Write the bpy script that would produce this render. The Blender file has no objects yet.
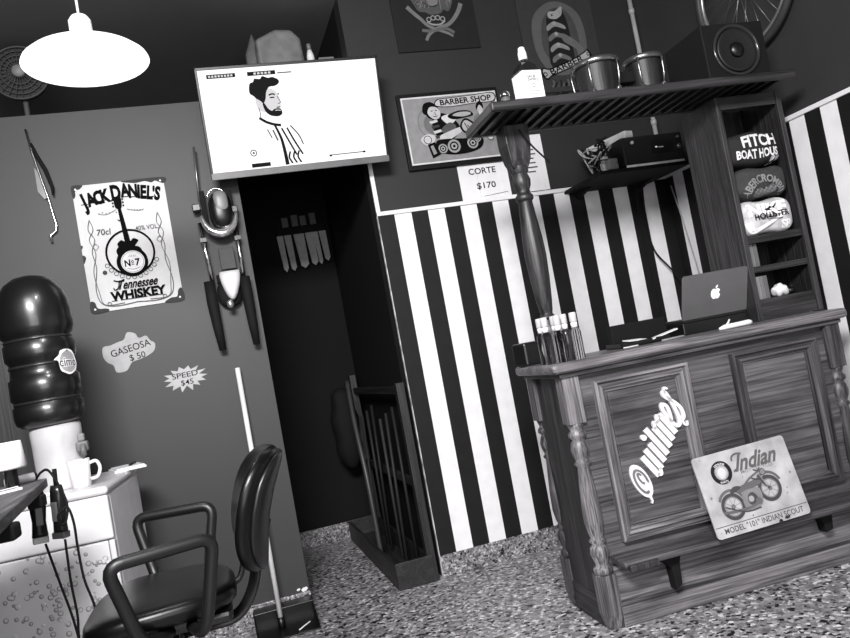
import bpy, bmesh, math, random
from mathutils import Vector, Matrix, Euler
random.seed(7)
S = bpy.context.scene
COL = S.collection
PI = math.pi

# ------------------------------------------------------------------ camera
cd = bpy.data.cameras.new('camera'); cam = bpy.data.objects.new('camera', cd); COL.objects.link(cam)
cd.sensor_fit = 'HORIZONTAL'; cd.sensor_width = 36.0; cd.lens = 36.0*769.6/850
_R = Vector((.94644, -.26676, -.18190)); _U = Vector((.16353, -.08974, .98245)); _F = Vector((.27840, .95958, .04131))
cam.matrix_world = Matrix(((_R.x, _U.x, -_F.x, 0), (_R.y, _U.y, -_F.y, -4.0359), (_R.z, _U.z, -_F.z, 1.2), (0, 0, 0, 1)))
cd.clip_start = .02
S.camera = cam

# ------------------------------------------------------------------ world, lights, exposure
W = bpy.data.worlds.new('world'); S.world = W; W.use_nodes = True
W.node_tree.nodes['Background'].inputs[0].default_value = (1, 1, 1, 1)
W.node_tree.nodes['Background'].inputs[1].default_value = .07
def area(name, loc, target, sx, sy, power, spread=180):
    l = bpy.data.lights.new(name, 'AREA'); l.shape = 'RECTANGLE'; l.size = sx; l.size_y = sy; l.energy = power; l.spread = math.radians(spread)
    o = bpy.data.objects.new(name, l); COL.objects.link(o); o.location = loc
    o.rotation_euler = (Vector(target)-Vector(loc)).to_track_quat('-Z', 'Y').to_euler()
    return o
area('ceiling_tube_light', (-.4, -4.3, 3.0), (1.4, -.2, .4), 1.2, .5, 172, 135)
area('shopfront_daylight', (.2, -6.4, 1.5), (.7, 0, .8), 2.6, 1.8, 78)
S.view_settings.view_transform = 'Standard'; S.view_settings.look = 'None'; S.view_settings.gamma = 1
S.view_settings.use_curve_mapping = False
S.view_settings.exposure = 0.0

# ------------------------------------------------------------------ materials
def lin(v):
    return v/12.92 if v <= .04045 else ((v+.055)/1.055)**2.4
def rgb(v):
    a = lin(v); return (a, a*.98, a, 1)
class NT:
    def __init__(s, name):
        s.m = bpy.data.materials.new(name); s.m.use_nodes = True; s.t = s.m.node_tree
        s.b = s.t.nodes['Principled BSDF']
    def n(s, kind, **kw):
        nd = s.t.nodes.new(kind)
        for k, v in kw.items():
            if k in nd.inputs: nd.inputs[k].default_value = v
            else: setattr(nd, k, v)
        return nd
    def l(s, a, ao, b, bi): s.t.links.new(a.outputs[ao], b.inputs[bi])
def ramp(nt, stops):
    r = nt.n('ShaderNodeValToRGB'); e = r.color_ramp.elements
    while len(e) < len(stops): e.new(.5)
    for el, (p, v) in zip(e, stops): el.position = p; el.color = rgb(v)
    return r
_mc = {}
def paint(name, v, rough=.6, metal=0, var=.06, scale=9, bump=0, spec=.5, trans=0, coat=0):
    if name in _mc: return _mc[name]
    nt = NT(name); b = nt.b
    b.inputs['Roughness'].default_value = rough; b.inputs['Metallic'].default_value = metal
    b.inputs['Specular IOR Level'].default_value = spec
    b.inputs['Coat Weight'].default_value = coat
    tc = nt.n('ShaderNodeTexCoord'); no = nt.n('ShaderNodeTexNoise', Scale=scale, Detail=5.0)
    nt.l(tc, 'Object', no, 'Vector')
    r = ramp(nt, [(.3, max(0, v*(1-var))), (.7, min(1, v*(1+var)))]); nt.l(no, 'Fac', r, 'Fac'); nt.l(r, 'Color', b, 'Base Color')
    if bump:
        bp = nt.n('ShaderNodeBump', Strength=bump, Distance=.004); n2 = nt.n('ShaderNodeTexNoise', Scale=scale*12, Detail=3.0)
        nt.l(tc, 'Object', n2, 'Vector'); nt.l(n2, 'Fac', bp, 'Height'); nt.l(bp, 'Normal', b, 'Normal')
    if trans: b.inputs['Transmission Weight'].default_value = trans; b.inputs['IOR'].default_value = 1.4
    _mc[name] = nt.m; return nt.m
def emit(name, v, strength):
    if name in _mc: return _mc[name]
    nt = NT(name); nt.b.inputs['Base Color'].default_value = rgb(.04)
    nt.b.inputs['Emission Color'].default_value = rgb(v); nt.b.inputs['Emission Strength'].default_value = strength
    nt.b.inputs['Roughness'].default_value = .7; nt.b.inputs['Specular IOR Level'].default_value = .1
    _mc[name] = nt.m; return nt.m
def wood(name, lo, hi, axis='X', rough=.45, scale=1.0, bump=.25):
    if name in _mc: return _mc[name]
    nt = NT(name); b = nt.b; b.inputs['Roughness'].default_value = rough
    tc = nt.n('ShaderNodeTexCoord'); mp = nt.n('ShaderNodeMapping')
    sc = {'X': (.8, 13, 13), 'Y': (13, .8, 13), 'Z': (13, 13, .8)}[axis]
    mp.inputs['Scale'].default_value = [q*scale for q in sc]
    nt.l(tc, 'Object', mp, 'Vector')
    n1 = nt.n('ShaderNodeTexNoise', Scale=1.0, Detail=3.0, Distortion=1.2); nt.l(mp, 'Vector', n1, 'Vector')
    mp2 = nt.n('ShaderNodeMapping'); mp2.inputs['Scale'].default_value = [(q*9 if q > 5 else 2.6)*scale for q in sc]; nt.l(tc, 'Object', mp2, 'Vector')
    n2 = nt.n('ShaderNodeTexNoise', Scale=1.0, Detail=4.0, Distortion=.6); nt.l(mp2, 'Vector', n2, 'Vector')
    # cathedral rings
    wv = nt.n('ShaderNodeMath', operation='MULTIPLY'); wv.inputs[1].default_value = 26.0; nt.l(n1, 'Fac', wv, 0)
    sn = nt.n('ShaderNodeMath', operation='SINE'); nt.l(wv, 0, sn, 0)
    m1 = nt.n('ShaderNodeMath', operation='MULTIPLY_ADD'); m1.inputs[1].default_value = .055; m1.inputs[2].default_value = 0; nt.l(sn, 0, m1, 0)
    ad = nt.n('ShaderNodeMath', operation='ADD'); nt.l(n2, 'Fac', ad, 0); nt.l(m1, 0, ad, 1)
    mx = nt.n('ShaderNodeMath', operation='MULTIPLY_ADD'); mx.inputs[1].default_value = .32; nt.l(n1, 'Fac', mx, 0); nt.l(ad, 0, mx, 2)
    r = ramp(nt, [(.4, lo*.75), (.5, lo), (.66, (lo+hi)*.5), (.86, hi)]); nt.l(mx, 0, r, 'Fac')
    mp3 = nt.n('ShaderNodeMapping'); mp3.inputs['Scale'].default_value = [2.2 if q < 5 else 6 for q in sc]; nt.l(tc, 'Object', mp3, 'Vector')
    n3 = nt.n('ShaderNodeTexNoise', Scale=1.0, Detail=4.0, Roughness=.6); nt.l(mp3, 'Vector', n3, 'Vector')
    r3 = ramp(nt, [(.32, .68), (.5, .93), (.7, 1.0)]); nt.l(n3, 'Fac', r3, 'Fac')
    mp4 = nt.n('ShaderNodeMapping'); mp4.inputs['Scale'].default_value = [3.0 if q < 5 else 210 for q in sc]; nt.l(tc, 'Object', mp4, 'Vector')
    n4 = nt.n('ShaderNodeTexNoise', Scale=1.0, Detail=1.0); nt.l(mp4, 'Vector', n4, 'Vector')
    r4 = ramp(nt, [(.25, .62), (.34, 1.0)]); nt.l(n4, 'Fac', r4, 'Fac')
    ma = nt.n('ShaderNodeMix', data_type='RGBA', blend_type='MULTIPLY'); ma.inputs[0].default_value = 1; nt.l(r, 'Color', ma, 6); nt.l(r3, 'Color', ma, 7)
    mb_ = nt.n('ShaderNodeMix', data_type='RGBA', blend_type='MULTIPLY'); mb_.inputs[0].default_value = 1; nt.l(ma, 2, mb_, 6); nt.l(r4, 'Color', mb_, 7)
    nt.l(mb_, 2, b, 'Base Color')
    bp = nt.n('ShaderNodeBump', Strength=bump, Distance=.004); nt.l(ad, 0, bp, 'Height'); nt.l(bp, 'Normal', b, 'Normal')
    _mc[name] = nt.m; return nt.m
def terrazzo(name, gain=1.0, sc_=72.0):
    nt = NT(name); b = nt.b; b.inputs['Roughness'].default_value = .38
    tc = nt.n('ShaderNodeTexCoord'); ns = nt.n('ShaderNodeTexNoise', Scale=60.0, Detail=2.0)
    mixv = nt.n('ShaderNodeMix', data_type='VECTOR'); mixv.inputs[0].default_value = .012
    nt.l(tc, 'Object', ns, 'Vector'); nt.l(tc, 'Object', mixv, 4); nt.l(ns, 'Color', mixv, 5)
    v1 = nt.n('ShaderNodeTexVoronoi', Scale=sc_); nt.l(mixv, 1, v1, 'Vector')
    sp = nt.n('ShaderNodeSeparateColor'); nt.l(v1, 'Color', sp, 0)
    r = ramp(nt, [(0, .08*gain), (.12, .12*gain), (.16, .46*gain), (.5, .58*gain), (.82, .68*gain), (.9, .86*gain), (1, .92*gain)]); nt.l(sp, 0, r, 'Fac')
    v2 = nt.n('ShaderNodeTexVoronoi', Scale=38.0); nt.l(mixv, 1, v2, 'Vector')
    s2 = nt.n('ShaderNodeSeparateColor'); nt.l(v2, 'Color', s2, 0)
    r2 = ramp(nt, [(0, .72), (.5, .9), (1, 1.0)]); nt.l(s2, 0, r2, 'Fac')
    mu = nt.n('ShaderNodeMix', data_type='RGBA', blend_type='MULTIPLY'); mu.inputs[0].default_value = 1
    nt.l(r, 'Color', mu, 6); nt.l(r2, 'Color', mu, 7); nt.l(mu, 2, b, 'Base Color')
    return nt.m
def stripes(name, axis, start, period, dark=.08, white=.9):
    nt = NT(name); b = nt.b; b.inputs['Roughness'].default_value = .6; b.inputs['Specular IOR Level'].default_value = .25
    tc = nt.n('ShaderNodeTexCoord'); sx = nt.n('ShaderNodeSeparateXYZ'); nt.l(tc, 'Object', sx, 0)
    a = nt.n('ShaderNodeMath', operation='SUBTRACT'); a.inputs[1].default_value = start; nt.l(sx, axis, a, 0)
    d = nt.n('ShaderNodeMath', operation='DIVIDE'); d.inputs[1].default_value = period; nt.l(a, 0, d, 0)
    f = nt.n('ShaderNodeMath', operation='FLOOR'); nt.l(d, 0, f, 0)
    fr = nt.n('ShaderNodeMath', operation='SUBTRACT'); nt.l(d, 0, fr, 0); nt.l(f, 0, fr, 1)
    lt = nt.n('ShaderNodeMath', operation='LESS_THAN'); lt.inputs[1].default_value = .505; nt.l(fr, 0, lt, 0)
    no = nt.n('ShaderNodeTexNoise', Scale=14.0, Detail=6.0); nt.l(tc, 'Object', no, 'Vector')
    rd = ramp(nt, [(.3, dark*.9), (.7, dark*1.15)]); nt.l(no, 'Fac', rd, 'Fac')
    rw = ramp(nt, [(.25, white*.955), (.6, white)]); nt.l(no, 'Fac', rw, 'Fac')
    mx = nt.n('ShaderNodeMix', data_type='RGBA'); nt.l(lt, 0, mx, 0); nt.l(rd, 'Color', mx, 6); nt.l(rw, 'Color', mx, 7)
    nt.l(mx, 2, b, 'Base Color')
    return nt.m
def droplets(name, v=.86):
    nt = NT(name); b = nt.b; b.inputs['Roughness'].default_value = .3
    tc = nt.n('ShaderNodeTexCoord'); vo = nt.n('ShaderNodeTexVoronoi', Scale=36.0); nt.l(tc, 'Object', vo, 'Vector')
    bp = nt.n('ShaderNodeBump', Strength=.55, Distance=.006); 
    r = nt.n('ShaderNodeMapRange'); r.inputs[1].default_value = .2; r.inputs[2].default_value = .34; r.inputs[3].default_value = 1; r.inputs[4].default_value = 0
    nt.l(vo, 'Distance', r, 0); nt.l(r, 0, bp, 'Height'); nt.l(bp, 'Normal', b, 'Normal')
    rc = ramp(nt, [(0, v), (.16, v), (.27, v*.82), (.33, v*.55), (.38, v), (1, v)]); nt.l(vo, 'Distance', rc, 'Fac')
    no = nt.n('ShaderNodeTexNoise', Scale=20.0); nt.l(tc, 'Object', no, 'Vector')
    gt = nt.n('ShaderNodeMath', operation='GREATER_THAN'); gt.inputs[1].default_value = .43; nt.l(no, 'Fac', gt, 0)
    mx = nt.n('ShaderNodeMix', data_type='RGBA'); nt.l(gt, 0, mx, 0); mx.inputs[6].default_value = rgb(v); nt.l(rc, 'Color', mx, 7)
    nt.l(mx, 2, b, 'Base Color')
    return nt.m
def glass(name, v=.95, rough=.04, alpha=.35):
    if name in _mc: return _mc[name]
    nt = NT(name); b = nt.b; b.inputs['Base Color'].default_value = rgb(v); b.inputs['Roughness'].default_value = rough
    b.inputs['Transmission Weight'].default_value = 1.0; b.inputs['IOR'].default_value = 1.15
    _mc[name] = nt.m; return nt.m

WALLP = paint('wall_paint', .187, .55, var=.03, scale=2.2, bump=.05)
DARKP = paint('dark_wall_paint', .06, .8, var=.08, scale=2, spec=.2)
LOFTP = paint('loft_paint', .16, .7, var=.08, scale=2)
CEILP = paint('ceiling_paint', .5, .7, var=.03, scale=2)
WHITE = paint('white_paint', .88, .45, var=.02)
PAPER = paint('paper', .86, .7, var=.03)
INK = paint('ink', .05, .9, var=.05, spec=.08)
BLACK = paint('black_plastic', .055, .35, var=.1)
MATTE = paint('matte_black', .055, .8, var=.15, spec=.25)
LEATHER = paint('black_leather', .03, .3, var=.1, scale=30, bump=.06, spec=.3)
CHROME = paint('chrome', .85, .16, metal=1, var=.04)
STEEL = paint('grey_steel', .55, .35, metal=.8, var=.1)
WHITEP = paint('white_plastic', .9, .3, var=.02)
GREYP = paint('grey_plastic', .42, .45, var=.05)
def G(v, rough=.55):
    return paint('tone_%02d' % int(round(v*100)), v, rough, var=.05, scale=25, spec=.5 if v > .3 else .2)

# ------------------------------------------------------------------ mesh tools
class MB:
    def __init__(s): s.bm = bmesh.new(); s.mats = []
    def mi(s, m):
        if m is None: return 0
        if m not in s.mats: s.mats.append(m)
        return s.mats.index(m)
    def face(s, vs, m=None, smooth=False):
        try: f = s.bm.faces.new(vs)
        except ValueError: return None
        f.material_index = s.mi(m); f.smooth = smooth; return f
    def v(s, p, M=None):
        p = Vector(p); return s.bm.verts.new(M @ p if M else p)
    def box(s, x0, x1, y0, y1, z0, z1, m=None, M=None):
        c = [s.v((x, y, z), M) for x in (x0, x1) for y in (y0, y1) for z in (z0, z1)]
        for q in ((0, 1, 3, 2), (4, 6, 7, 5), (0, 4, 5, 1), (2, 3, 7, 6), (0, 2, 6, 4), (1, 5, 7, 3)): s.face([c[i] for i in q], m)
        return s
    def rings(s, rings, m=None, smooth=True, cap=True, closed=False):
        V = [[s.v(p) for p in r] for r in rings]; n = len(V[0])
        pairs = list(zip(V, V[1:])) + ([(V[-1], V[0])] if closed else [])
        for a, b in pairs:
            for i in range(n): s.face([a[i], a[(i+1) % n], b[(i+1) % n], b[i]], m, smooth)
        if cap and not closed: s.face(V[0][::-1], m); s.face(V[-1], m)
        return s
    def tube(s, pts, r, m=None, n=8, closed=False, flat=None):
        pts = [Vector(p) for p in pts]; N = len(pts); rr = r if isinstance(r, (list, tuple)) else [r]*N
        T = []
        for i in range(N):
            a = pts[i-1] if (i > 0 or closed) else pts[i]; b = pts[(i+1) % N] if (i < N-1 or closed) else pts[i]
            T.append((b-a).normalized())
        u = T[0].orthogonal().normalized(); R = []
        for i in range(N):
            u = (u-T[i]*u.dot(T[i])).normalized(); w = T[i].cross(u)
            R.append([pts[i]+(u*math.cos(2*PI*k/n)+w*math.sin(2*PI*k/n)*(flat or 1))*rr[i] for k in range(n)])
        return s.rings(R, m, True, True, closed)
    def lathe(s, prof, m=None, c=(0, 0, 0), n=20, M=None, smooth=True):
        c = Vector(c); R = []
        for r, z in prof:
            ring = [c+Vector((max(r, 1e-4)*math.cos(2*PI*k/n), max(r, 1e-4)*math.sin(2*PI*k/n), z)) for k in range(n)]
            R.append([M @ p for p in ring] if M else ring)
        return s.rings(R, m, smooth)
    def prism(s, poly, y0, y1, m=None, M=None, smooth=False):
        a = [s.v((x, y0, z), M) for x, z in poly]; b = [s.v((x, y1, z), M) for x, z in poly]
        n = len(poly); s.face(a, m); s.face(b[::-1], m)
        for i in range(n): s.face([a[i], b[i], b[(i+1) % n], a[(i+1) % n]], m, smooth)
        return s
    def blob(s, c, rad, m=None, e=.6, nu=28, nv=16, fn=None):
        c = Vector(c); sg = lambda t, p: math.copysign(abs(t)**p, t); R = []
        for j in range(nv+1):
            ph = -PI/2+PI*j/nv; ring = []
            for i in range(nu):
                th = 2*PI*i/nu; cp = max(math.cos(ph), .02)
                p = Vector((rad[0]*sg(math.cos(th), e)*sg(cp, e), rad[1]*sg(math.sin(th), e)*sg(cp, e), rad[2]*sg(math.sin(ph), e)))
                if fn: p = fn(p)
                ring.append(c+p)
            R.append(ring)
        return s.rings(R, m, True)
    def build(s, name, mat=None, parent=None, loc=None, rot=None, bevel=0, seg=2, sub=0):
        bmesh.ops.recalc_face_normals(s.bm, faces=s.bm.faces)
        me = bpy.data.meshes.new(name); s.bm.to_mesh(me); s.bm.free()
        for m in (s.mats if s.mats else [mat]): me.materials.append(m)
        if s.mats and mat and None: pass
        o = bpy.data.objects.new(name, me); COL.objects.link(o)
        if parent: o.parent = parent
        if loc: o.location = loc
        if rot: o.rotation_euler = rot
        if bevel:
            b = o.modifiers.new('bevel', 'BEVEL'); b.width = bevel; b.segments = seg; b.limit_method = 'ANGLE'; b.angle_limit = .7
        if sub:
            b = o.modifiers.new('sub', 'SUBSURF'); b.levels = sub; b.render_levels = sub
        return o
def smooth_path(pts, k=6, closed=False):
    P = [Vector(p) for p in pts]; N = len(P); out = []
    rng = range(N) if closed else range(N-1)
    for i in rng:
        g = lambda j: P[j % N] if closed else P[max(0, min(N-1, j))]
        a, b, c, d = g(i-1), g(i), g(i+1), g(i+2)
        for t in range(k):
            t /= k
            out.append(.5*((2*b)+(c-a)*t+(2*a-5*b+4*c-d)*t*t+(3*b-a-3*c+d)*t**3))
    if not closed: out.append(P[-1])
    return out
def fillet(pts, r, k=5):
    P = [Vector(p) for p in pts]; out = [P[0]]
    for a, b, c in zip(P, P[1:], P[2:]):
        d1 = (a-b); d2 = (c-b); rr = min(r, d1.length*.49, d2.length*.49); p = b+d1.normalized()*rr; q = b+d2.normalized()*rr
        for i in range(k+1):
            t = i/k; out.append((1-t)**2*p+2*t*(1-t)*b+t*t*q)
    out.append(P[-1]); return out
def text_tris(s, bold=0):
    cu = bpy.data.curves.new('txt', 'FONT'); cu.body = s; cu.size = 1; cu.offset = bold; cu.resolution_u = 3
    o = bpy.data.objects.new('txt', cu); COL.objects.link(o); bpy.context.view_layer.update()
    ev = o.evaluated_get(bpy.context.evaluated_depsgraph_get()); me = ev.to_mesh()
    vs = [(v.co.x, v.co.y) for v in me.vertices]; fs = [list(p.vertices) for p in me.polygons]
    ev.to_mesh_clear(); bpy.data.objects.remove(o); bpy.data.curves.remove(cu)
    return vs, fs
class Decal:
    """flat print lying on the front (-Y side) of a panel; x to the right, z up, every figure on its own thin coat"""
    def __init__(s, warp=None, step=.00007, base=.0004): s.mb = MB(); s.k = base; s.step = step; s.warp = warp
    def pt(s, x, z):
        if s.warp: return s.mb.v(s.warp(x, z, s.k))
        return s.mb.v((x, -s.k, z))
    def nx(s): s.k += s.step
    def poly(s, pts, m):
        s.nx(); s.mb.face([s.pt(*p) for p in pts], m)
    def blob(s, pts, m, k=5):
        s.poly([(p.x, p.z) for p in smooth_path([(x, 0, z) for x, z in pts], k, True)], m)
    def disc(s, x, z, r, m, n=28, rz=None):
        s.poly([(x+r*math.cos(2*PI*i/n), z+(rz or r)*math.sin(2*PI*i/n)) for i in range(n)], m)
    def ring(s, x, z, r0, r1, m, n=40, a0=0, a1=2*PI, sq=1):
        s.nx(); full = abs(a1-a0-2*PI) < 1e-6
        A = [(a0+(a1-a0)*i/n) for i in range(n if full else n+1)]
        i_ = [s.pt(x+r0*math.cos(a), z+r0*sq*math.sin(a)) for a in A]; o_ = [s.pt(x+r1*math.cos(a), z+r1*sq*math.sin(a)) for a in A]
        N = len(A)
        for i in range(N if full else N-1): s.mb.face([i_[i], i_[(i+1) % N], o_[(i+1) % N], o_[i]], m)
    def rect(s, x0, x1, z0, z1, m): s.poly([(x0, z0), (x1, z0), (x1, z1), (x0, z1)], m)
    def stroke(s, pts, w, m, smooth=True, taper=None):
        s.nx(); P = smooth_path([(x, 0, z) for x, z in pts], 6) if smooth and len(pts) > 2 else [Vector((x, 0, z)) for x, z in pts]
        L = []; N = len(P)
        for i in range(N):
            d = (P[min(i+1, N-1)]-P[max(i-1, 0)]); d.normalize(); nn = Vector((-d.z, 0, d.x))
            t = i/(N-1); ww = w*.5*(1 if not taper else taper(t))
            L.append((s.pt((P[i]+nn*ww).x, (P[i]+nn*ww).z), s.pt((P[i]-nn*ww).x, (P[i]-nn*ww).z)))
        for a, b in zip(L, L[1:]): s.mb.face([a[0], b[0], b[1], a[1]], m)
    def text(s, t, x, z, h, m, bold=0, sx=1, shear=0, arc=None, rot=0, width=None, serif=0):
        vs, fs = text_tris(t, bold); s.nx(); sc = h/.7
        x0 = min(v[0] for v in vs); x1 = max(v[0] for v in vs); cx = (x0+x1)/2
        if width: sx = width/((x1-x0)*sc)
        V = []
        for a, b in vs:
            u = (a-cx)*sc*sx+shear*b*sc; w = (b-.35)*sc
            if arc:
                th = u/arc; u, w = (arc+w)*math.sin(th), (arc+w)*math.cos(th)-arc
            c, q = math.cos(rot), math.sin(rot)
            V.append(s.pt(x+u*c-w*q, z+u*q+w*c))
        for f in fs: s.mb.face([V[i] for i in f], m)
    def build(s, name, parent=None, loc=None, rot=None, label=None):
        me = bpy.data.meshes.new(name); s.mb.bm.to_mesh(me); s.mb.bm.free()
        for m in s.mb.mats: me.materials.append(m)
        o = bpy.data.objects.new(name, me); COL.objects.link(o); o.parent = parent
        if loc: o.location = loc
        if rot: o.rotation_euler = rot
        if label: o['label'] = label
        return o
def empty(name, label, cat, loc=(0, 0, 0), rot=(0, 0, 0), group=None):
    o = bpy.data.objects.new(name, None); COL.objects.link(o); o.location = loc; o.rotation_euler = rot; o.empty_display_size = .05
    return tag(o, label, cat, group)
def tag(o, label, cat, group=None):
    o['label'] = label; o['category'] = cat
    if group: o['group'] = group
    return o
def struct(name, mb, mat, bevel=0):
    o = mb.build(name, mat, bevel=bevel); o['kind'] = 'structure'; return o
def copy_tree(o, parent=None):
    c = o.copy(); COL.objects.link(c)
    if parent: c.parent = parent
    for ch in list(o.children): copy_tree(ch, c)
    return c

# ------------------------------------------------------------------ the room
XL, XR, XJ0, XJ1, ZC, ZLOFT, YP, TRIM, ZB = -1.5, 2.837, .308, 1.0095, 3.21, 2.685, 1.49, 1.9875, .1142
TERR = terrazzo('terrazzo'); TERRB = terrazzo('terrazzo_skirting', .9, 120.0)
struct('floor', MB().box(XL-.12, XR+.12, -6.6, YP+.12, -.1, 0), TERR)
struct('ceiling', MB().box(XL-.12, XR+.12, -6.6, YP+.12, ZC, ZC+.1), CEILP)
struct('wall_front', MB().box(XL, XJ0, 0, .12, 0, ZLOFT), WALLP)['label'] = 'grey painted wall left of the doorway'
struct('wall_back', MB().box(XJ1, XR+.12, 0, .12, 0, ZC), paint('wall_paint_dimmed', .15, .6, var=.03, scale=2.2, bump=.05, spec=.35))  # room's wall paint, darkened in colour to stand in for weaker light here
struct('wall_right', MB().box(XR, XR+.12, -6.6, 0, 0, ZC), WALLP)
struct('wall_left', MB().box(XL-.12, XL, -6.6, YP+.12, 0, ZC), WALLP)
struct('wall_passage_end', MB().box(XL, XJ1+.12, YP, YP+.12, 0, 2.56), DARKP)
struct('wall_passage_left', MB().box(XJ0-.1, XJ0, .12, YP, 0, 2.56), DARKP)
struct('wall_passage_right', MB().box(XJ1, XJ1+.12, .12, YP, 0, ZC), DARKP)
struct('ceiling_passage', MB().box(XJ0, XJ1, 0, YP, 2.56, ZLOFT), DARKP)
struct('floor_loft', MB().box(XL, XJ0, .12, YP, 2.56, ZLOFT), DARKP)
struct('wall_loft', MB().box(XL, XJ1, YP, YP+.12, 2.56, ZC), LOFTP)
# striped boards with white trim
struct('wall_back_stripes', MB().box(XJ1, XR, -.008, 0, ZB, TRIM-.02), stripes('back_stripes', 'X', 1.1048, .19324))
struct('wall_right_stripes', MB().box(XR-.008, XR, -6.6, -.008, ZB, TRIM-.02), stripes('right_stripes', 'Y', -1.1475-.1932*30, .1932))
struct('trim_1', MB().box(XJ1-.002, XR-.012, -.02, 0, TRIM-.022, TRIM), WHITE, .002)
struct('trim_2', MB().box(XR-.02, XR, -6.6, 0, TRIM-.022, TRIM), WHITE, .002)
struct('trim_3', MB().box(XJ1-.002, XJ1+.02, -.012, 0, TRIM, 2.58), WHITE)
struct('trim_4', MB().box(XJ1-.004, XJ1+.001, -.012, .004, .0, TRIM-.02), paint('worn_edge', .6, .8, var=.4, scale=12))
struct('baseboard_back', MB().box(XJ1, XR, -.016, 0, 0, ZB), TERRB, .003)
struct('baseboard_left', MB().box(XL, XJ0+.004, -.016, 0, 0, ZB), TERRB, .003)
struct('baseboard_right', MB().box(XR-.016, XR, -6.6, -.016, 0, ZB), TERRB)
struct('baseboard_passage', MB().box(XJ0, XJ1, YP-.016, YP, 0, ZB), TERRB, .003)
b = MB()   # chipped plaster at the foot of the left wall's corner
for x, z, w, h in ((.285, .125, .035, .022), (.255, .13, .02, .012), (-.11, .14, .012, .02)):
    b.prism([(x-w/2, z), (x-w*.3, z-h*.5), (x+w*.2, z-h*.4), (x+w/2, z+h*.1), (x+w*.3, z+h*.5), (x-w*.2, z+h*.4)], -.0012, 0, WHITE)
struct('trim_5', b, WHITE)
b = MB(); b.tube([(2.817, -.02, 2.0), (2.817, -.02, ZC)], .014, n=12)
for z in (2.3, 3.0): b.tube([(2.817, -.02, z), (2.817, -.02, z+.03)], .018, n=12)
o = b.build('conduit_pipe', paint('pipe_grey', .62, .4)); tag(o, 'thin grey conduit pipe running up the corner behind the drums', 'pipe')

# ------------------------------------------------------------------ whiskey tin sign on the left wall
def sign_panel(name, label, cat, loc, w, h, mat, t=.004, r=.012, rot=(0, 0, 0), group=None):
    e = empty(name, label, cat, loc, rot, group)
    P = []
    for cx, cz, a in ((w/2-r, h/2-r, 0), (-w/2+r, h/2-r, 90), (-w/2+r, -h/2+r, 180), (w/2-r, -h/2+r, 270)):
        for i in range(5): A = math.radians(a+i*22.5); P.append((cx+r*math.cos(A), cz+r*math.sin(A)))
    MB().prism(P, 0, t, mat).build('panel', mat, e)
    return e
K = INK
e = sign_panel('whiskey_sign', 'large white vintage tin whiskey sign with a black guitar on the grey wall', 'sign', (-.27, -.006, 1.993), .432, .634, paint('sign_white', .67, .4, var=.05, scale=6))
d = Decal()
w2, h2 = .216, .317; DK = G(.14)
d.blob([(-w2, h2), (-w2+.05, h2), (-w2+.035, h2-.018), (-w2+.016, h2-.022), (-w2+.012, h2-.05), (-w2, h2-.06)], DK)
d.blob([(w2, h2), (w2, h2-.03), (w2-.015, h2-.028), (w2-.04, h2-.015), (w2-.06, h2-.022), (w2-.09, h2-.012), (w2-.14, h2-.016), (w2-.2, h2)], DK)
d.blob([(-w2, -h2), (-w2, -h2+.055), (-w2+.02, -h2+.05), (-w2+.03, -h2+.02), (-w2+.07, -h2+.014), (-w2+.075, -h2)], DK)
d.blob([(w2, -h2), (w2-.09, -h2), (w2-.06, -h2+.02), (w2-.03, -h2+.022), (w2-.018, -h2+.055), (w2, -h2+.06)], DK)
d.blob([(-w2, -.03), (-w2+.014, -.04), (-w2+.008, -.06), (-w2, -.07)], DK); d.blob([(-w2, .02), (-w2+.008, .015), (-w2, 0)], DK)
for x, z in ((-.2, .3), (.2, .3), (-.2, -.3), (.2, -.3)): d.disc(x, z, .005, PAPER, 10)
x = -.19
d.text("J", -.174, .234, .076, K, .05, .62, rot=.27)
for ch, u, hh, rt in (('A', -.137, .056, .22), ('C', -.104, .056, .17), ('K', -.068, .056, .12)): d.text(ch, u, .238+(u+.17)*.16, hh*1.12, K, .055, .66, rot=rt)
d.text('D', -.018, .264, .072, K, .055, .62, rot=.03)
for ch, u, rt in (('A', .026, 0), ('N', .063, -.06), ('I', .09, -.1), ('E', .112, -.14), ('L', .142, -.18), ("'", .158, -.2), ('S', .177, -.24)):
    d.text(ch, u, .272-(max(0, u-.02)*.22), .064 if ch != "'" else .06, K, .055, .62, rot=rt)
# serif bars under and over the big letters
for u in (-.17, -.137, -.068, -.018, .026, .063, .09, .112, .142): d.rect(u-.016, u+.016, .238-.012*abs(u)/.1+(0.0), .2425-.012*abs(u)/.1, K)
d.stroke([(-.115, .165), (-.08, .158), (-.05, .168), (-.03, .178)], .004, G(.4)); d.stroke([(.02, .175), (.05, .165), (.08, .16), (.1, .166)], .004, G(.4))
for i in range(6): d.disc(-.11+i*.016, .166+.004*math.sin(i*2), .004, G(.4), 8); d.disc(.03+i*.013, .17-.003*i*.5, .0035, G(.4), 8)
d.text('70cl', -.105, .074, .03, G(.22), .012, .95, .1); d.text('40% VOL.', .1, .072, .023, G(.28), .01, .82)
d.blob([(-.032, .128), (-.018, .124), (-.005, .13), (-.012, .118), (-.024, .116)], G(.25))
d.ring(.004, -.043, .107, .117, K)
# laurel leaves either side of the ring
for sgn in (-1, 1):
    for i in range(7):
        a = math.radians(205+i*13) if sgn < 0 else math.radians(-25-i*13)
        d.ring(.004+.128*math.cos(a), -.043+.125*math.sin(a), .008, .0115, G(.3), 12)
d.disc(-.128, -.128, .011, G(.2), 12)
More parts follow.
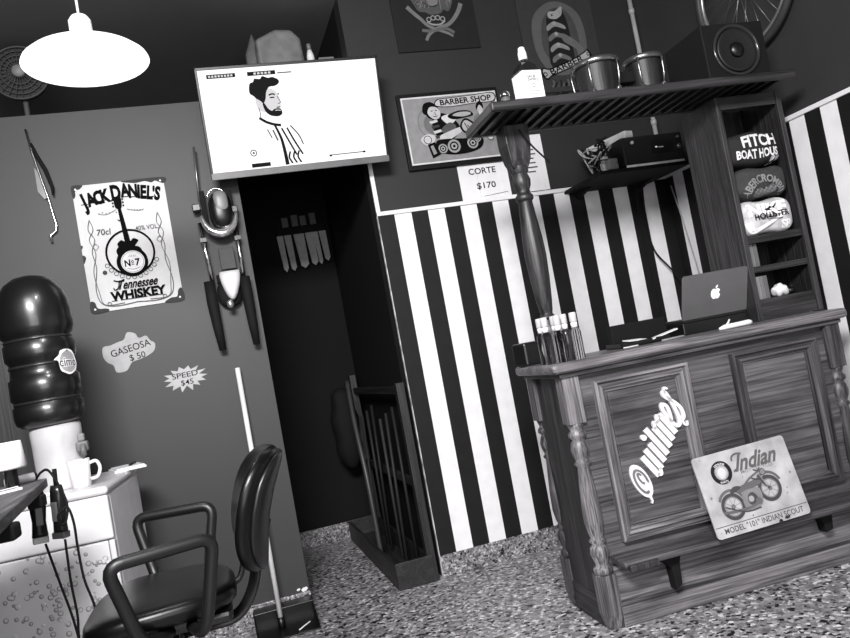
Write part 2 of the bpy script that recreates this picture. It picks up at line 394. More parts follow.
# guitar
d.blob([(-.045, -.02), (-.05, .005), (-.03, .022), (-.012, .012), (.012, .012), (.028, .025), (.05, .012), (.04, -.002), (.03, -.018), (.05, -.04), (-.055, -.04)], K)
d.disc(.006, -.092, .074, K); d.disc(-.03, -.035, .03, K); d.disc(.03, -.045, .03, K)
d.poly([(-.014, 0), (.014, 0), (-.006, .185), (-.022, .185)], K)
d.blob([(-.028, .182), (-.034, .21), (-.03, .236), (-.012, .24), (0, .238), (.002, .21), (-.004, .182)], K)
for i in range(3):
    for sg in (-1, 1): d.disc(-.016+sg*.024, .194+i*.016, .005, K, 8)
d.disc(.008, -.092, .056, G(.84)); d.ring(.008, -.092, .05, .052, G(.4))
d.text('N', -.018, -.096, .032, K, .035, .85); d.text('o', .006, -.088, .022, K, .02, .7); d.rect(.0, .012, -.107, -.103, K); d.text('7', .03, -.096, .034, K, .035, .9)
d.text('OLD', .008, -.062, .008, G(.4), .01, 1.5, arc=.05); d.stroke([(-.022, -.122), (.008, -.13), (.038, -.122)], .003, G(.4))
d.text('Tennessee', .008, -.198, .044, K, .025, .62, .35, width=.19); d.stroke([(-.095, -.173), (-.07, -.181), (-.045, -.173)], .006, K); d.stroke([(-.07, -.181), (-.078, -.211), (-.095, -.221), (-.1, -.209)], .006, K)
d.text('WHISKEY', .01, -.25, .042, K, .05, width=.262)
for u in (-.095, -.052, -.022, .008, .045, .082, .12): d.rect(u-.024, u+.004, -.274, -.271, K)
for sg in (-1, 1):
    d.stroke([(sg*.16, .14), (sg*.172, .09), (sg*.15, .04), (sg*.17, -.02), (sg*.162, -.1), (sg*.18, -.2), (sg*.165, -.275), (sg*.1, -.298), (0, -.292)], .0035, G(.3))
    d.stroke([(sg*.16, .14), (sg*.15, .09), (sg*.174, .04), (sg*.155, -.03), (sg*.178, -.12), (sg*.168, -.22), (sg*.15, -.285), (sg*.06, -.288)], .003, G(.3))
    d.stroke([(sg*.15, .02), (sg*.165, .005), (sg*.15, -.012), (sg*.136, .004), (sg*.15, .02)], .003, G(.35), False)
    d.ring(sg*.13, -.284, .007, .01, G(.3), 14)
d.build('print', e)

# ------------------------------------------------------------------ price tags on the left wall
def cut_card(name, label, loc, pts, v, lines):
    e = empty(name, label, 'sign', loc)
    P = [(p.x, p.z) for p in smooth_path([(x, 0, z) for x, z in pts[1]], 5, True)] if pts[0] else pts[1]
    MB().prism(P, 0, .002, G(v)).build('card', G(v), e)
    d = Decal()
    for t, x, z, h, r, w in lines: d.text(t, x, z, h, INK, .004, width=w, rot=r)
    d.build('lettering', e); return e
cut_card('price_card', 'grey cloud-shaped card reading GASEOSA $50 below the whiskey sign', (-.345, -.003, 1.458),
         (True, [(-.125, .0), (-.12, .045), (-.085, .05), (-.05, .06), (-.02, .068), (.0, .1), (.035, .09), (.05, .065), (.085, .07), (.1, .045), (.12, .025), (.11, -.01), (.075, -.03), (.04, -.04), (.0, -.05), (-.03, -.085), (-.075, -.085), (-.085, -.05), (-.11, -.03)]), .62,
         [('GASEOSA', .005, .022, .034, .16, .19), ('$ 50', .03, -.022, .03, .12, .075)])
star = []
for i in range(28):
    a = 2*PI*i/28; rr = 1.0 if i % 2 == 0 else .66; rr *= random.uniform(.9, 1.08); star.append((.112*rr*math.cos(a), .066*rr*math.sin(a)))
cut_card('price_card', 'grey starburst card reading SPEED $45 below the cloud-shaped card', (-.11, -.003, 1.288), (False, star), .66,
         [('SPEED', .0, .016, .026, .03, .125), ('$45', .005, -.022, .026, .03, .06)])

# ------------------------------------------------------------------ handwritten papers above the stripes
def paper(label, x0, x1, z0, z1, y, name='price_paper'):
    e = empty(name, label, 'paper', ((x0+x1)/2, y, (z0+z1)/2))
    b = MB(); n = 8; h = (z1-z0)/2; w = (x1-x0)/2
    a = []
    for i in range(n+1):
        x = -w+2*w*i/n; a.append((x, .0015*math.sin(i*1.3)))
    for (xa, ya), (xb, yb) in zip(a, a[1:]):
        b.box(xa, xb, ya-.0004, ya, -h, h, PAPER)
    b.build('sheet', PAPER, e); return e
e = paper('white paper reading CORTE $170 pinned above the striped wall, left of the column', 1.515, 1.815, 1.99, 2.19, -.003)
d = Decal(base=.003); d.text('CORTE', -.005, .06, .034, INK, .012, width=.165); d.text('$170', .005, -.025, .034, INK, .012, width=.115); d.stroke([(-.02, -.088), (.05, -.083), (.13, -.076)], .002, INK, False); d.build('lettering', e)
e = paper('white price list sheet with small vertical writing, right of the turned column', 1.86, 2.06, 1.995, 2.325, -.003)
d = Decal(base=.003)
for i in range(7): d.rect(.0-.02, .03+.008*(i % 3), .1-i*.026, .108-i*.026, G(.3)); 
for i in range(7): d.rect(-.07, -.035, .1-i*.026, .108-i*.026, G(.3))
d.text('LISTA', -.01, .135, .016, INK, .005); d.build('lettering', e)

# ------------------------------------------------------------------ BARBER SHOP picture
e = empty('barber_shop_sign', 'rectangular BARBER SHOP comic sign with a pale border hung above the price paper', 'sign', (1.533, -.035, 2.404))
MB().box(-.3, .3, .01, .035, -.215, .215).build('frame', G(.05), e, bevel=.003)  # near-black backing; its edge paints in the sign's shadow at bottom and left
MB().box(-.283, .283, 0, .01, -.19, .19).build('panel', G(.5), e)
d = Decal(); w, h = .283, .19
def q(fx, fz): return ((fx-.5)*2*w, (fz-.5)*2*h)
for a, bb in (((0, 0), (1, .022)), ((0, .978), (1, 1)), ((0, 0), (.015, 1)), ((.985, 0), (1, 1))):
    d.rect(q(*a)[0], q(*bb)[0], q(*a)[1], q(*bb)[1], G(.78))
for i in range(22):
    a = math.radians(120+i*7); d.disc(q(.27, .55)[0]+.075*math.cos(a), q(.27, .6)[1]+.085*math.sin(a), .003, G(.2), 8)
d.disc(*q(.3, .58), .062, G(.38)); d.disc(*q(.8, .55), .05, G(.4))
d.blob([q(*p) for p in ((.34, .84), (.37, .94), (.5, .95), (.75, .965), (.97, .975), (.97, .84), (.75, .83), (.5, .81))], K)
d.blob([q(*p) for p in ((.35, .85), (.38, .93), (.5, .94), (.75, .955), (.96, .965), (.96, .85), (.75, .84), (.5, .82))], G(.68))
d.text('BARBER SHOP', q(.67, .5)[0], q(.5, .895)[1], .031, K, .03, width=.31, rot=.02)
# man leaning over his machine: body, sleeves, head, hair
d.blob([q(*p) for p in ((.28, .62), (.36, .73), (.47, .68), (.56, .5), (.5, .36), (.4, .3), (.3, .4))], K)
d.blob([q(*p) for p in ((.38, .66), (.47, .7), (.53, .62), (.45, .55))], G(.75)); d.blob([q(*p) for p in ((.36, .48), (.46, .58), (.52, .5), (.42, .4))], G(.3))
for i in range(4): d.poly([q(*p) for p in ((.25+i*.012, .62-i*.075), (.33+i*.012, .64-i*.075), (.34+i*.012, .605-i*.075), (.26+i*.012, .58-i*.075))], G(.72 if i % 2 == 0 else .2))
d.blob([q(*p) for p in ((.33, .38), (.42, .44), (.58, .5), (.56, .42), (.44, .33), (.36, .28))], G(.7))
d.blob([q(*p) for p in ((.45, .68), (.56, .74), (.68, .73), (.72, .66), (.62, .63), (.5, .62))], K); d.blob([q(*p) for p in ((.5, .68), (.58, .72), (.68, .71), (.69, .67), (.6, .65))], G(.62))
d.disc(*q(.3, .76), .042, K, rz=.044); d.blob([q(*p) for p in ((.25, .74), (.28, .83), (.35, .82), (.38, .74), (.36, .66), (.3, .65))], G(.68))
d.blob([q(*p) for p in ((.2, .76), (.22, .88), (.29, .91), (.34, .86), (.29, .84), (.25, .82), (.24, .72))], K)
d.stroke([q(.285, .77), q(.305, .775)], .005, K); d.stroke([q(.33, .775), q(.35, .775)], .005, K); d.stroke([q(.3, .695), q(.325, .685), q(.345, .7)], .004, K); d.stroke([q(.32, .75), q(.33, .72), q(.318, .715)], .003, K)
# engine block and wheels
d.blob([q(*p) for p in ((.28, .3), (.36, .34), (.62, .32), (.72, .36), (.78, .28), (.74, .16), (.6, .1), (.42, .1), (.3, .16))], K)
for fx, fz, r in ((.46, .22, .042), (.34, .2, .03), (.66, .24, .036), (.72, .3, .022)):
    d.disc(*q(fx, fz), r, K); d.ring(*q(fx, fz), r*.62, r*.9, G(.55)); d.ring(*q(fx, fz), r*.2, r*.42, G(.6))
d.blob([q(*p) for p in ((.56, .52), (.63, .62), (.74, .5), (.78, .38), (.68, .34), (.58, .42))], K); d.blob([q(*p) for p in ((.58, .52), (.63, .59), (.71, .5), (.75, .4), (.68, .37), (.6, .43))], G(.62))
for i in range(4): d.stroke([q(.61+i*.03, .55-i*.035), q(.65+i*.03, .4-i*.01)], .005, K, False)
d.blob([q(*p) for p in ((.76, .78), (.79, .85), (.83, .84), (.84, .76), (.81, .71), (.77, .72))], K); d.blob([q(*p) for p in ((.77, .72), (.8, .8), (.83, .74), (.82, .68))], G(.65)); d.poly([q(*p) for p in ((.78, .7), (.83, .7), (.85, .55), (.8, .54))], G(.72)); d.stroke([q(.8, .66), q(.84, .63)], .008, K, False); d.stroke([q(.8, .6), q(.845, .57)], .008, K, False)
d.disc(*q(.86, .3), .02, K); d.disc(*q(.86, .3), .016, G(.68))
# shaving brush
d.blob([q(*p) for p in ((.13, .36), (.2, .43), (.28, .4), (.26, .3), (.18, .27))], G(.72)); d.ring(*q(.2, .35), .02, .024, K)
d.poly([q(*p) for p in ((.19, .28), (.27, .31), (.31, .12), (.22, .07))], K); d.poly([q(*p) for p in ((.215, .25), (.245, .265), (.27, .14), (.235, .12))], G(.5))
d.build('print', e)

# ------------------------------------------------------------------ dark crest poster
e = sign_panel('crest_poster', 'dark poster with crossed razors and brass knuckles, top of the wall right of the television', 'poster', (1.548, -.012, 3.035), .492, .345, G(.12), .01, .002)
d = Decal(); g1, g2 = G(.4), G(.3)
d.blob([(-.12, .12), (-.14, .165), (-.08, .17), (.0, .168), (.08, .17), (.13, .165), (.12, .1), (.09, .05), (.06, .06), (.04, .04), (-.02, .035), (-.05, .05), (-.09, .06)], g2)
rr = random.Random(3)
for i in range(46):
    x = rr.uniform(-.115, .11); z = .07+rr.uniform(0, .09)
    d.stroke([(x, z), (x+rr.uniform(-.012, .012), z+.02), (x+rr.uniform(-.02, .02), z+.03)], .004, G(rr.choice((.45, .2, .36))))
d.blob([(-.025, .09), (-.03, .13), (.0, .145), (.03, .13), (.03, .095), (.0, .075)], G(.42)); d.stroke([(-.02, .085), (.0, .08), (.03, .088)], .007, G(.16)); d.rect(.042, .048, .06, .15, g1)
d.stroke([(-.155, .085), (-.12, .045), (-.085, .01), (-.05, -.03), (.0, -.055), (.06, -.08), (.09, -.1)], .022, g1, taper=lambda t: 1.1-.5*t)
d.stroke([(.17, .09), (.15, .05), (.115, .005), (.07, -.03), (.0, -.05), (-.05, -.08), (-.075, -.115)], .024, g1, taper=lambda t: 1.1-.4*t)
d.stroke([(-.09, -.055), (-.03, -.062), (.05, -.052), (.1, -.08)], .018, G(.33))
for i, x in enumerate((-.038, -.012, .016, .044)): d.ring(x, .005+(.008 if i in (1, 2) else 0), .0095, .0155, G(.52), 18)
d.stroke([(-.05, -.008), (-.02, -.025), (.025, -.026), (.056, -.006)], .01, G(.52))
d.build('print', e)

# ------------------------------------------------------------------ barber pole poster
e = sign_panel('barber_poster', 'dark canvas with a twisted barber pole and BARBER ribbon behind the drums', 'poster', (2.305, -.012, 2.86), .49, .6, G(.2), .01, .002)
d = Decal()
d.blob([(-.17, -.05), (-.16, .14), (-.06, .235), (.05, .24), (.15, .16), (.17, 0), (.13, -.14), (.02, -.2), (-.1, -.18)], G(.31))
d.blob([(-.12, -.04), (-.1, .12), (-.03, .2), (.05, .2), (.11, .12), (.12, -.03), (.06, -.13), (-.05, -.13)], G(.25))
d.blob([(-.085, -.15), (-.075, .03), (-.06, .16), (.02, .2), (.06, .15), (.07, .02), (.06, -.13)], G(.1))
d.blob([(-.05, .15), (-.045, .185), (.0, .19), (.045, .215), (.04, .17), (.02, .15), (-.01, .14)], G(.55)); d.disc(-.025, .165, .006, K, 10)
for i in range(4):
    z = .12-i*.065; d.blob([(-.07, z-.02), (-.02, z+.005), (.04, z-.02), (.045, z-.045), (-.02, z-.025), (-.07, z-.05)], G(.48 if i % 2 == 0 else .36)); d.disc(-.02, z-.005, .012, G(.55), 12)
d.blob([(.02, .05), (.1, .0), (.14, -.06), (.1, -.1), (.09, -.05), (.02, 0)], G(.35))
d.blob([(-.16, -.2), (-.155, -.15), (-.1, -.155), (.04, -.115), (.14, -.07), (.165, -.055), (.185, -.1), (.13, -.13), (.0, -.175), (-.1, -.205), (-.13, -.225)], K)
d.blob([(-.15, -.195), (-.148, -.158), (-.1, -.163), (.04, -.122), (.14, -.078), (.16, -.066), (.172, -.1), (.13, -.122), (.0, -.167), (-.1, -.197), (-.13, -.213)], G(.6))
d.text('BARBER', .01, -.142, .036, K, .02, width=.24, rot=.31)
d.ring(-.14, -.19, .008, .014, K, 16); d.ring(.165, -.085, .007, .012, K, 16)
for i in range(12): d.stroke([(-.1+i*.016, -.23-.02*(i % 3)), (-.095+i*.016, -.25), (-.11+i*.018, -.27)], .01, G(.1 if i % 2 else .32))
d.build('print', e)

# ------------------------------------------------------------------ television
e = empty('television', 'lit flat television tilted down over the dark doorway, showing a bearded footballer', 'television', (.6302, -.24, 2.4775), (.2262, .0, 0))
w, h = .4562, .2685
MB().box(-w, w, .006, .04, -h, h).box(-w*.6, w*.6, .04, .07, -h*.7, h*.5).build('housing', BLACK, e, bevel=.004)
b = MB(); b.box(-w, w, 0, .012, h-.014, h).box(-w, -w+.012, 0, .012, -h, h).box(w-.012, w, 0, .012, -h, h)
b.build('bezel', BLACK, e, bevel=.002)
MB().box(-w, w, -.002, .012, -h, -h+.034).build('bottom_trim', paint('tv_silver', .42, .35, metal=.3), e, bevel=.003)['label'] = 'grey lower bezel strip'
SW = emit('screen_white', 1.0, 1.25); SD = emit('screen_dark', .03, .5); SG = emit('screen_grey', .4, .8); SM = emit('screen_pale', .85, 1.1)
scr = MB().box(-w+.012, w-.012, .003, .008, -h+.034, h-.014).build('screen', SW, e)
d = Decal(base=-.0028)
def t(px, pz):  # screen position from fractions of the picture
    return (-w+.012+(2*w-.024)*px, h-.014-(2*h-.048)*pz)
def tb(m, *P): d.blob([t(*p) for p in P], m)
d.rect(*[t(.045, 0)[0], t(.2, 0)[0], t(0, .085)[1], t(0, .045)[1]], SD); d.rect(t(.265, 0)[0], t(.42, 0)[0], t(0, .085)[1], t(0, .045)[1], SD); d.rect(t(.43, 0)[0], t(.51, 0)[0], t(0, .08)[1], t(0, .068)[1], SG)
for i in range(8): d.rect(t(.055+i*.017, 0)[0], t(.066+i*.017, 0)[0], t(0, .075)[1], t(0, .055)[1], SM)
for i in range(5): d.rect(t(.3+i*.02, 0)[0], t(.313+i*.02, 0)[0], t(0, .075)[1], t(0, .055)[1], SM)
tb(SM, (.29, .3), (.33, .22), (.4, .24), (.425, .36), (.41, .47), (.36, .46), (.3, .42))            # face
tb(SD, (.262, .22), (.27, .16), (.29, .145), (.3, .115), (.33, .12), (.345, .095), (.375, .115), (.4, .11), (.43, .14), (.43, .175), (.405, .2), (.375, .205), (.355, .25), (.345, .32), (.33, .36), (.315, .335), (.295, .31), (.28, .28), (.265, .26))   # hair
tb(SD, (.325, .37), (.335, .44), (.36, .485), (.4, .5), (.425, .48), (.425, .44), (.41, .42), (.385, .425), (.37, .44), (.35, .41), (.335, .36))    # beard
d.stroke([t(.39, .44), t(.405, .438), t(.42, .445)], .004, SM)
d.stroke([t(.365, .285), t(.385, .275), t(.4, .285)], .007, SD); d.stroke([t(.37, .31), t(.395, .31)], .006, SD); d.stroke([t(.415, .28), t(.425, .28)], .006, SD)
d.stroke([t(.41, .3), t(.425, .36), t(.41, .375)], .004, SG); d.stroke([t(.4, .41), t(.42, .408)], .005, SD)
d.stroke([t(.3, .4), t(.305, .46), t(.3, .5)], .004, SG)
d.stroke([t(.295, .5), t(.33, .545), t(.37, .575), t(.41, .59)], .013, SD)
d.stroke([t(.375, .585), t(.4, .72), t(.41, .86), t(.415, .99)], .02, SD, taper=lambda q_: .5+.5*q_)
for x0, x1 in ((.44, .475), (.47, .51)): d.stroke([t(x0-.03, .62), t(x0, .75), t(x1, .9)], .009, SD)
d.stroke([t(.36, .63), t(.38, .74)], .008, SG); d.stroke([t(.33, .62), t(.35, .71)], .005, SD); d.stroke([t(.46, .6), t(.5, .7), t(.52, .8)], .006, SD)
for i in range(3): d.stroke([t(.44+i*.025, .86), t(.43+i*.025, .92), t(.445+i*.025, .98)], .009, SD)
d.ring(*t(.235, .84), .012, .017, SG, 18); d.disc(*t(.235, .84), .006, SG, 10)
d.rect(t(.215, 0)[0], t(.32, 0)[0], t(0, .985)[1], t(0, .945)[1], SD)
d.rect(t(.67, 0)[0], t(.87, 0)[0], t(0, .945)[1], t(0, .935)[1], SG); d.rect(t(.86, 0)[0], t(.875, 0)[0], t(0, .95)[1], t(0, .93)[1], SD); d.rect(t(.66, 0)[0], t(.675, 0)[0], t(0, .955)[1], t(0, .935)[1], SD)
d.build('broadcast_picture', scr)
b = MB(); b.box(-.06, .06, .07, .10, -.1, .1); b.build('mount', STEEL, e)
b = MB(); b.tube([(.0, .09, .05), (.15, .16, .16), (.0, .245, .1)], .014, n=8); b.box(-.05, .05, .238, .246, .085, .19); b.build('bracket_arm', MATTE, e)

# ------------------------------------------------------------------ pendant lamp
LX, LY, LZ = -.2, -1.523, 2.275
OPAL = emit('opal_shade', 1.0, 1.6)
e = empty('pendant_lamp', 'white enamel pendant lamp glowing at upper left', 'lamp', (LX, LY, LZ))
b = MB(); n = 40
pro = [(.188, 0), (.183, .012), (.16, .03), (.12, .05), (.075, .066), (.045, .076), (.03, .082)]
b.lathe(pro+[(r-.004, z-.004) for r, z in pro[::-1]], n=n); sh = b.build('lamp_shade', OPAL, e)
MB().lathe([(.03, .08), (.034, .1), (.034, .135), (.024, .15), (.01, .156)], n=20).build('socket_cap', WHITEP, e)
MB().tube([(0, 0, .15), (0, 0, ZC-LZ)], .004, n=8).build('cord', WHITEP, e)
MB().lathe([(.001, -.02), (.02, -.015), (.03, .005), (.028, .025), (.015, .05), (.014, .078)], n=20).build('bulb', emit('bulb_glow', 1, 20), e)
pl = bpy.data.lights.new('pendant_bulb_light', 'POINT'); pl.energy = 14; pl.shadow_soft_size = .05
po = bpy.data.objects.new('pendant_bulb_light', pl); COL.objects.link(po); po.location = (LX, LY, LZ-.06)

# ------------------------------------------------------------------ loft ledge things
e = empty('plastic_bag', 'crumpled pale plastic bag on the ledge above the television', 'bag', (.635, .25, ZLOFT))
FP = paint('frosted_plastic', .4, .4, var=.15, scale=14, bump=.3)
MB().prism([(-.09, 0), (-.088, .385), (-.05, .4), (.03, .436), (.12, .43), (.165, .375), (.172, 0)], -.09, .09, FP).build('bag_body', FP, e, bevel=.02, seg=3)
FQ = paint('frosted_plastic_dark', .3, .4, var=.15, scale=14)
MB().prism([(-.15, 0), (-.142, .34), (-.09, .465), (-.07, .4), (-.062, .3), (-.06, 0)], .0, .06, FQ).build('bag_ear', FQ, e, bevel=.012)
e = empty('bottle', 'slim white bottle beside the plastic bag on the loft ledge', 'bottle', (.855, .25, ZLOFT))
MB().lathe([(.02, 0), (.022, .01), (.022, .3), (.012, .34)], n=16).build('bottle_body', WHITEP, e); MB().lathe([(.013, .335), (.013, .37), (.01, .374)], n=14).build('cap', GREYP, e)
o = MB().box(-.045, .045, -.03, .03, 0, .3).build('carton', G(.45), loc=(.97-.02, .3, ZLOFT), bevel=.003); tag(o, 'small grey carton right of the white bottle on the loft ledge', 'box')
e = empty('fan', 'round dark fan on the ledge behind the glowing pendant lamp', 'fan', (-.675, .3, ZLOFT))
b = MB()
for r_ in (.14, .115, .09, .065): b.tube([(r_*math.cos(a*PI/20), -.05+.02*(r_/.14), .33+r_*math.sin(a*PI/20)) for a in range(40)], .006 if r_ > .12 else .003, n=6, closed=True)
for i in range(24):
    a = i*PI/12; b.tube([(.03*math.cos(a), -.055, .33+.03*math.sin(a)), (.14*math.cos(a), -.03, .33+.14*math.sin(a))], .0025, n=5)
b.build('guard', G(.27), e)
MB().lathe([(.14, 0), (.13, .05), (.06, .09)], M=Matrix.Translation((0, -.02, .33)) @ Matrix.Rotation(-PI/2, 4, 'X'), n=28).build('back_guard', G(.18), e)
MB().lathe([(.035, 0), (.03, .02), (.005, .026)], M=Matrix.Translation((0, -.045, .33)) @ Matrix.Rotation(PI/2, 4, 'X'), n=20).build('hub', G(.5, .25), e)
MB().tube([(0, .0, .0), (0, .02, .33)], .014).build('stem', G(.3), e); MB().lathe([(.09, 0), (.09, .012), (.03, .025)], n=24).build('base', G(.3), e)

# ------------------------------------------------------------------ wall ornament: hooked rod
e = empty('wall_razor', 'thin chrome rod with bent foot and dark curved blade on the far left wall', 'ornament', (-.6, -.02, 2.3))
def wz(x, z, y=0): return (x+.6, y, z-2.3)
MB().tube([wz(*p) for p in ((-.645, 2.61), (-.634, 2.5), (-.594, 2.26), (-.577, 2.125), (-.583, 2.1), (-.612, 2.078), (-.61, 2.045))], .0055, n=8).build('rod', CHROME, e)
MB().tube([wz(x, z, -.012) for x, z in ((-.63, 2.535), (-.612, 2.47), (-.585, 2.4), (-.567, 2.31), (-.57, 2.27))], [.006, .009, .01, .008, .004], n=8).build('blade_cover', MATTE, e)
MB().prism([wz(*p)[::2] for p in ((-.636, 2.42), (-.622, 2.4), (-.6, 2.33), (-.59, 2.27), (-.612, 2.26), (-.636, 2.3))], .004, .007).build('blade', paint('dull_blade', .3, .35, metal=.6), e)
MB().lathe([(.011, 0), (.013, .01), (.011, .02)], M=Matrix.Translation(wz(-.629, 2.5)), n=12).build('clamp', STEEL, e)

# ------------------------------------------------------------------ wall ornament: motorcycle fork
e = empty('motorcycle_ornament', 'motorcycle front fork with headlamp and pale fender hung on the wall beside the doorway', 'ornament', (.18, -.06, 1.7))
def mz(x, z, y=0): return (x-.18, y, z-1.7)
for s_ in (0, 1):
    P = [mz(.082, 2.04), mz(.097, 1.735)] if s_ == 0 else [mz(.256, 2.03), mz(.25, 1.72)]
    MB().tube(P, .011, n=12).build('fork_tube', CHROME, e)
MB().tube([mz(.118, 2.43), mz(.1, 2.15)], .006, n=8).build('handlebar', STEEL, e)
MB().box(mz(.06, 0)[0], mz(.1, 0)[0], -.02, .02, .4, .435).build('clamp', BLACK, e, bevel=.004); MB().box(mz(.245, 0)[0], mz(.28, 0)[0], -.02, .02, .37, .405).build('clamp', BLACK, e, bevel=.004)
MB().box(mz(.105, 0)[0], mz(.13, 0)[0], -.012, .012, .32, .5).build('bracket', MATTE, e, bevel=.004); MB().box(mz(.225, 0)[0], mz(.262, 0)[0], -.012, .02, .28, .49).build('bracket', MATTE, e, bevel=.004)
MB().blob(mz(.195, 2.085, -.02), (.058, .055, .095), None, .75).build('headlamp', BLACK, e)
MB().blob(mz(.2, 2.12, -.05), (.037, .028, .06), None, .7).build('visor', paint('visor_grey', .45, .4), e)
MB().tube([mz(.182+.084*math.cos(a), 2.07+.1*math.sin(a), -.03) for a in [PI*1.0+PI*i/14 for i in range(15)]], [.008+.016*math.sin(PI*i/14) for i in range(15)], n=10).build('chrome_ring', paint('bright_chrome', .95, .12, metal=.9), e)
MB().tube([mz(.185+.045*math.cos(a), 2.15+.05*math.sin(a), -.03) for a in [PI*i/10 for i in range(11)]], .005, n=8).build('crown_hoop', CHROME, e)
MB().box(mz(.072, 0)[0], mz(.102, 0)[0], -.016, .016, .24, .26).build('collar', BLACK, e); MB().box(mz(.24, 0)[0], mz(.27, 0)[0], -.016, .016, .23, .25).build('collar', BLACK, e)
MB().box(mz(.15, 0)[0], mz(.225, 0)[0], 0, .02, .09, .2).build('number_plate', G(.3), e, bevel=.004)
b = MB(); R = []
for z, hw, dp in ((1.775, .05, .03), (1.755, .052, .04), (1.72, .047, .05), (1.69, .039, .055), (1.66, .028, .05), (1.64, .018, .04), (1.63, .006, .02)):
    cx = .185-(1.775-z)*.03; R.append([mz(cx+hw*math.cos(2*PI*k/20), z, -.02+dp*.8*math.sin(2*PI*k/20)) for k in range(20)])
b.rings(R); b.build('fender', paint('pale_enamel', .86, .22, var=.03, coat=.5), e)
MB().blob(mz(.163, 1.61, -.03), (.018, .02, .022), None, .8).build('tail_lamp', paint('lamp_chrome', .7, .2, metal=.8), e)
for xa, xb in ((.08, .09), (.255, .258)):
    MB().tube([mz(xa, 1.74), mz(xa, 1.63), mz((xa+xb)/2, 1.5), mz(xb, 1.39)], [.027, .028, .024, .017], n=10).build('fork_leg', MATTE, e)
MB().blob(mz(.17, 1.67, .02), (.06, .03, .07), None, .8).build('tyre', MATTE, e)
MB().box(mz(.12, 0)[0], mz(.25, 0)[0], .02, .06, .03, .07).build('wall_plate', MATTE, e)

# ------------------------------------------------------------------ lobby dustpan
e = empty('dustpan', 'black upright dustpan with a long white pole leaning on the wall by the doorway', 'dustpan', (.17, -.15, 0))
b = MB(); b.box(-.15, .14, -.13, .12, 0, .006); b.box(-.15, .14, .112, .118, 0, .1); 
b.prism([(-.13, .0), (.115, .0), (.115, .09), (-.13, .02)], 0, .005, M=Matrix.Translation((-.15, 0, 0)) @ Matrix.Rotation(PI/2, 4, 'Z')); b.prism([(-.13, .0), (.115, .0), (.115, .09), (-.13, .02)], 0, .005, M=Matrix.Translation((.14, 0, 0)) @ Matrix.Rotation(PI/2, 4, 'Z'))
b.box(-.15, .14, .02, .118, .092, .1); b.build('pan', BLACK, e, bevel=.002)
MB().tube([(-.03, .02, .04), (-.026, .105, 1.29)], .0125, n=12).build('handle', paint('pole_white', .85, .3), e)
MB().tube([(-.03, .02, .0), (-.03, .022, .06)], .018, n=10).build('handle_socket', BLACK, e)
MB().tube([(.04, -.1, .012), (.07, -.08, .02), (.1, -.072, .03)], .003).build('latch', WHITEP, e)

# ------------------------------------------------------------------ things in the passage
e = empty('cue_rack', 'tall dark wooden rack with leaning bars just inside the doorway', 'rack', (.86, 0, 0))
DW = wood('dark_wood', .08, .18, 'Z', .5); DWY = wood('dark_wood_long', .08, .2, 'Y', .5)
b = MB().box(-.105, -.085, -.03, 1.38, .0, .13).box(.085, .105, -.03, 1.38, 0, .13).box(-.105, .105, -.045, -.02, 0, .14).box(-.105, .105, 1.36, 1.38, 0, .14).box(-.1, .1, -.03, 1.37, .01, .03)
b.build('trough', DWY, e, bevel=.003)
MB().box(.075, .12, -.035, .02, .0, 1.06).build('post', DW, e, bevel=.003); MB().box(.07, .115, 1.3, 1.36, 0, 1.13).build('post', DW, e, bevel=.003)
MB().box(.08, .11, .0, 1.33, 1.0, 1.04).build('rail', DWY, e, bevel=.003); MB().box(.08, .11, .0, 1.33, .5, .54).build('rail', DWY, e, bevel=.003)
for i in range(6):
    y = .12+i*.19; MB().tube([(.055-.02*(i % 2), y, .03), (.075, y+.04, .93-.04*(i % 3))], .009, n=8).build('bar', G(.12+.04*(i % 3), .3), e)
MB().tube(smooth_path([(-.06, .55, .03), (-.055, .6, .5), (-.045, .75, .85), (-.02, .9, 1.1)]), .016, n=8).build('bar', paint('bar_brown', .2, .45), e)
for i in range(7): MB().blob((.125, .05+.02*(i % 2), .16+i*.12), (.02, .03, .035), None, .8, 12, 8).build('knob', MATTE, e)
e = empty('dark_jacket', 'dark bundled jacket hanging on the rear post of the wooden rack', 'jacket', (.84, 1.27, .5))
MB().blob((0, 0, .28), (.09, .09, .28), None, .8, 24, 18, fn=lambda p: Vector((p.x*(1+.12*math.sin(p.z*30)), p.y, p.z))).build('cloth', MATTE, e); MB().tube([(.0, 0, .5), (.03, .02, .57), (.1, .04, .585)], .008).build('hanging_loop', MATTE, e)
e = empty('wall_rack', 'dark rail with a fan of pale strips hung on the passage end wall', 'rack', (.795, YP-.03, 2.2))
MB().box(-.17, .17, -.01, .03, -.02, .05).build('rail', MATTE, e, bevel=.004)
for i, (x, wd, l) in enumerate(((-.155, .045, .27), (-.1, .05, .27), (-.02, .075, .26), (.055, .06, .25), (.1, .035, .25), (.15, .05, .23))):
    MB().prism([(x-wd/2, -.01), (x+wd/2, -.01), (x+wd/2*.8+.008, -l*.9), (x+.01, -l), (x-wd/2*.7+.008, -l*.92)], -.03-.004*(i % 2), -.02, G(.6)).build('strip', None, e)
for i, x in enumerate((-.1, -.03, .03, .1)): MB().box(x-.022, x+.022, -.015, .02, .05, .12+.012*(i % 2)).build('holder', G(.32), e)

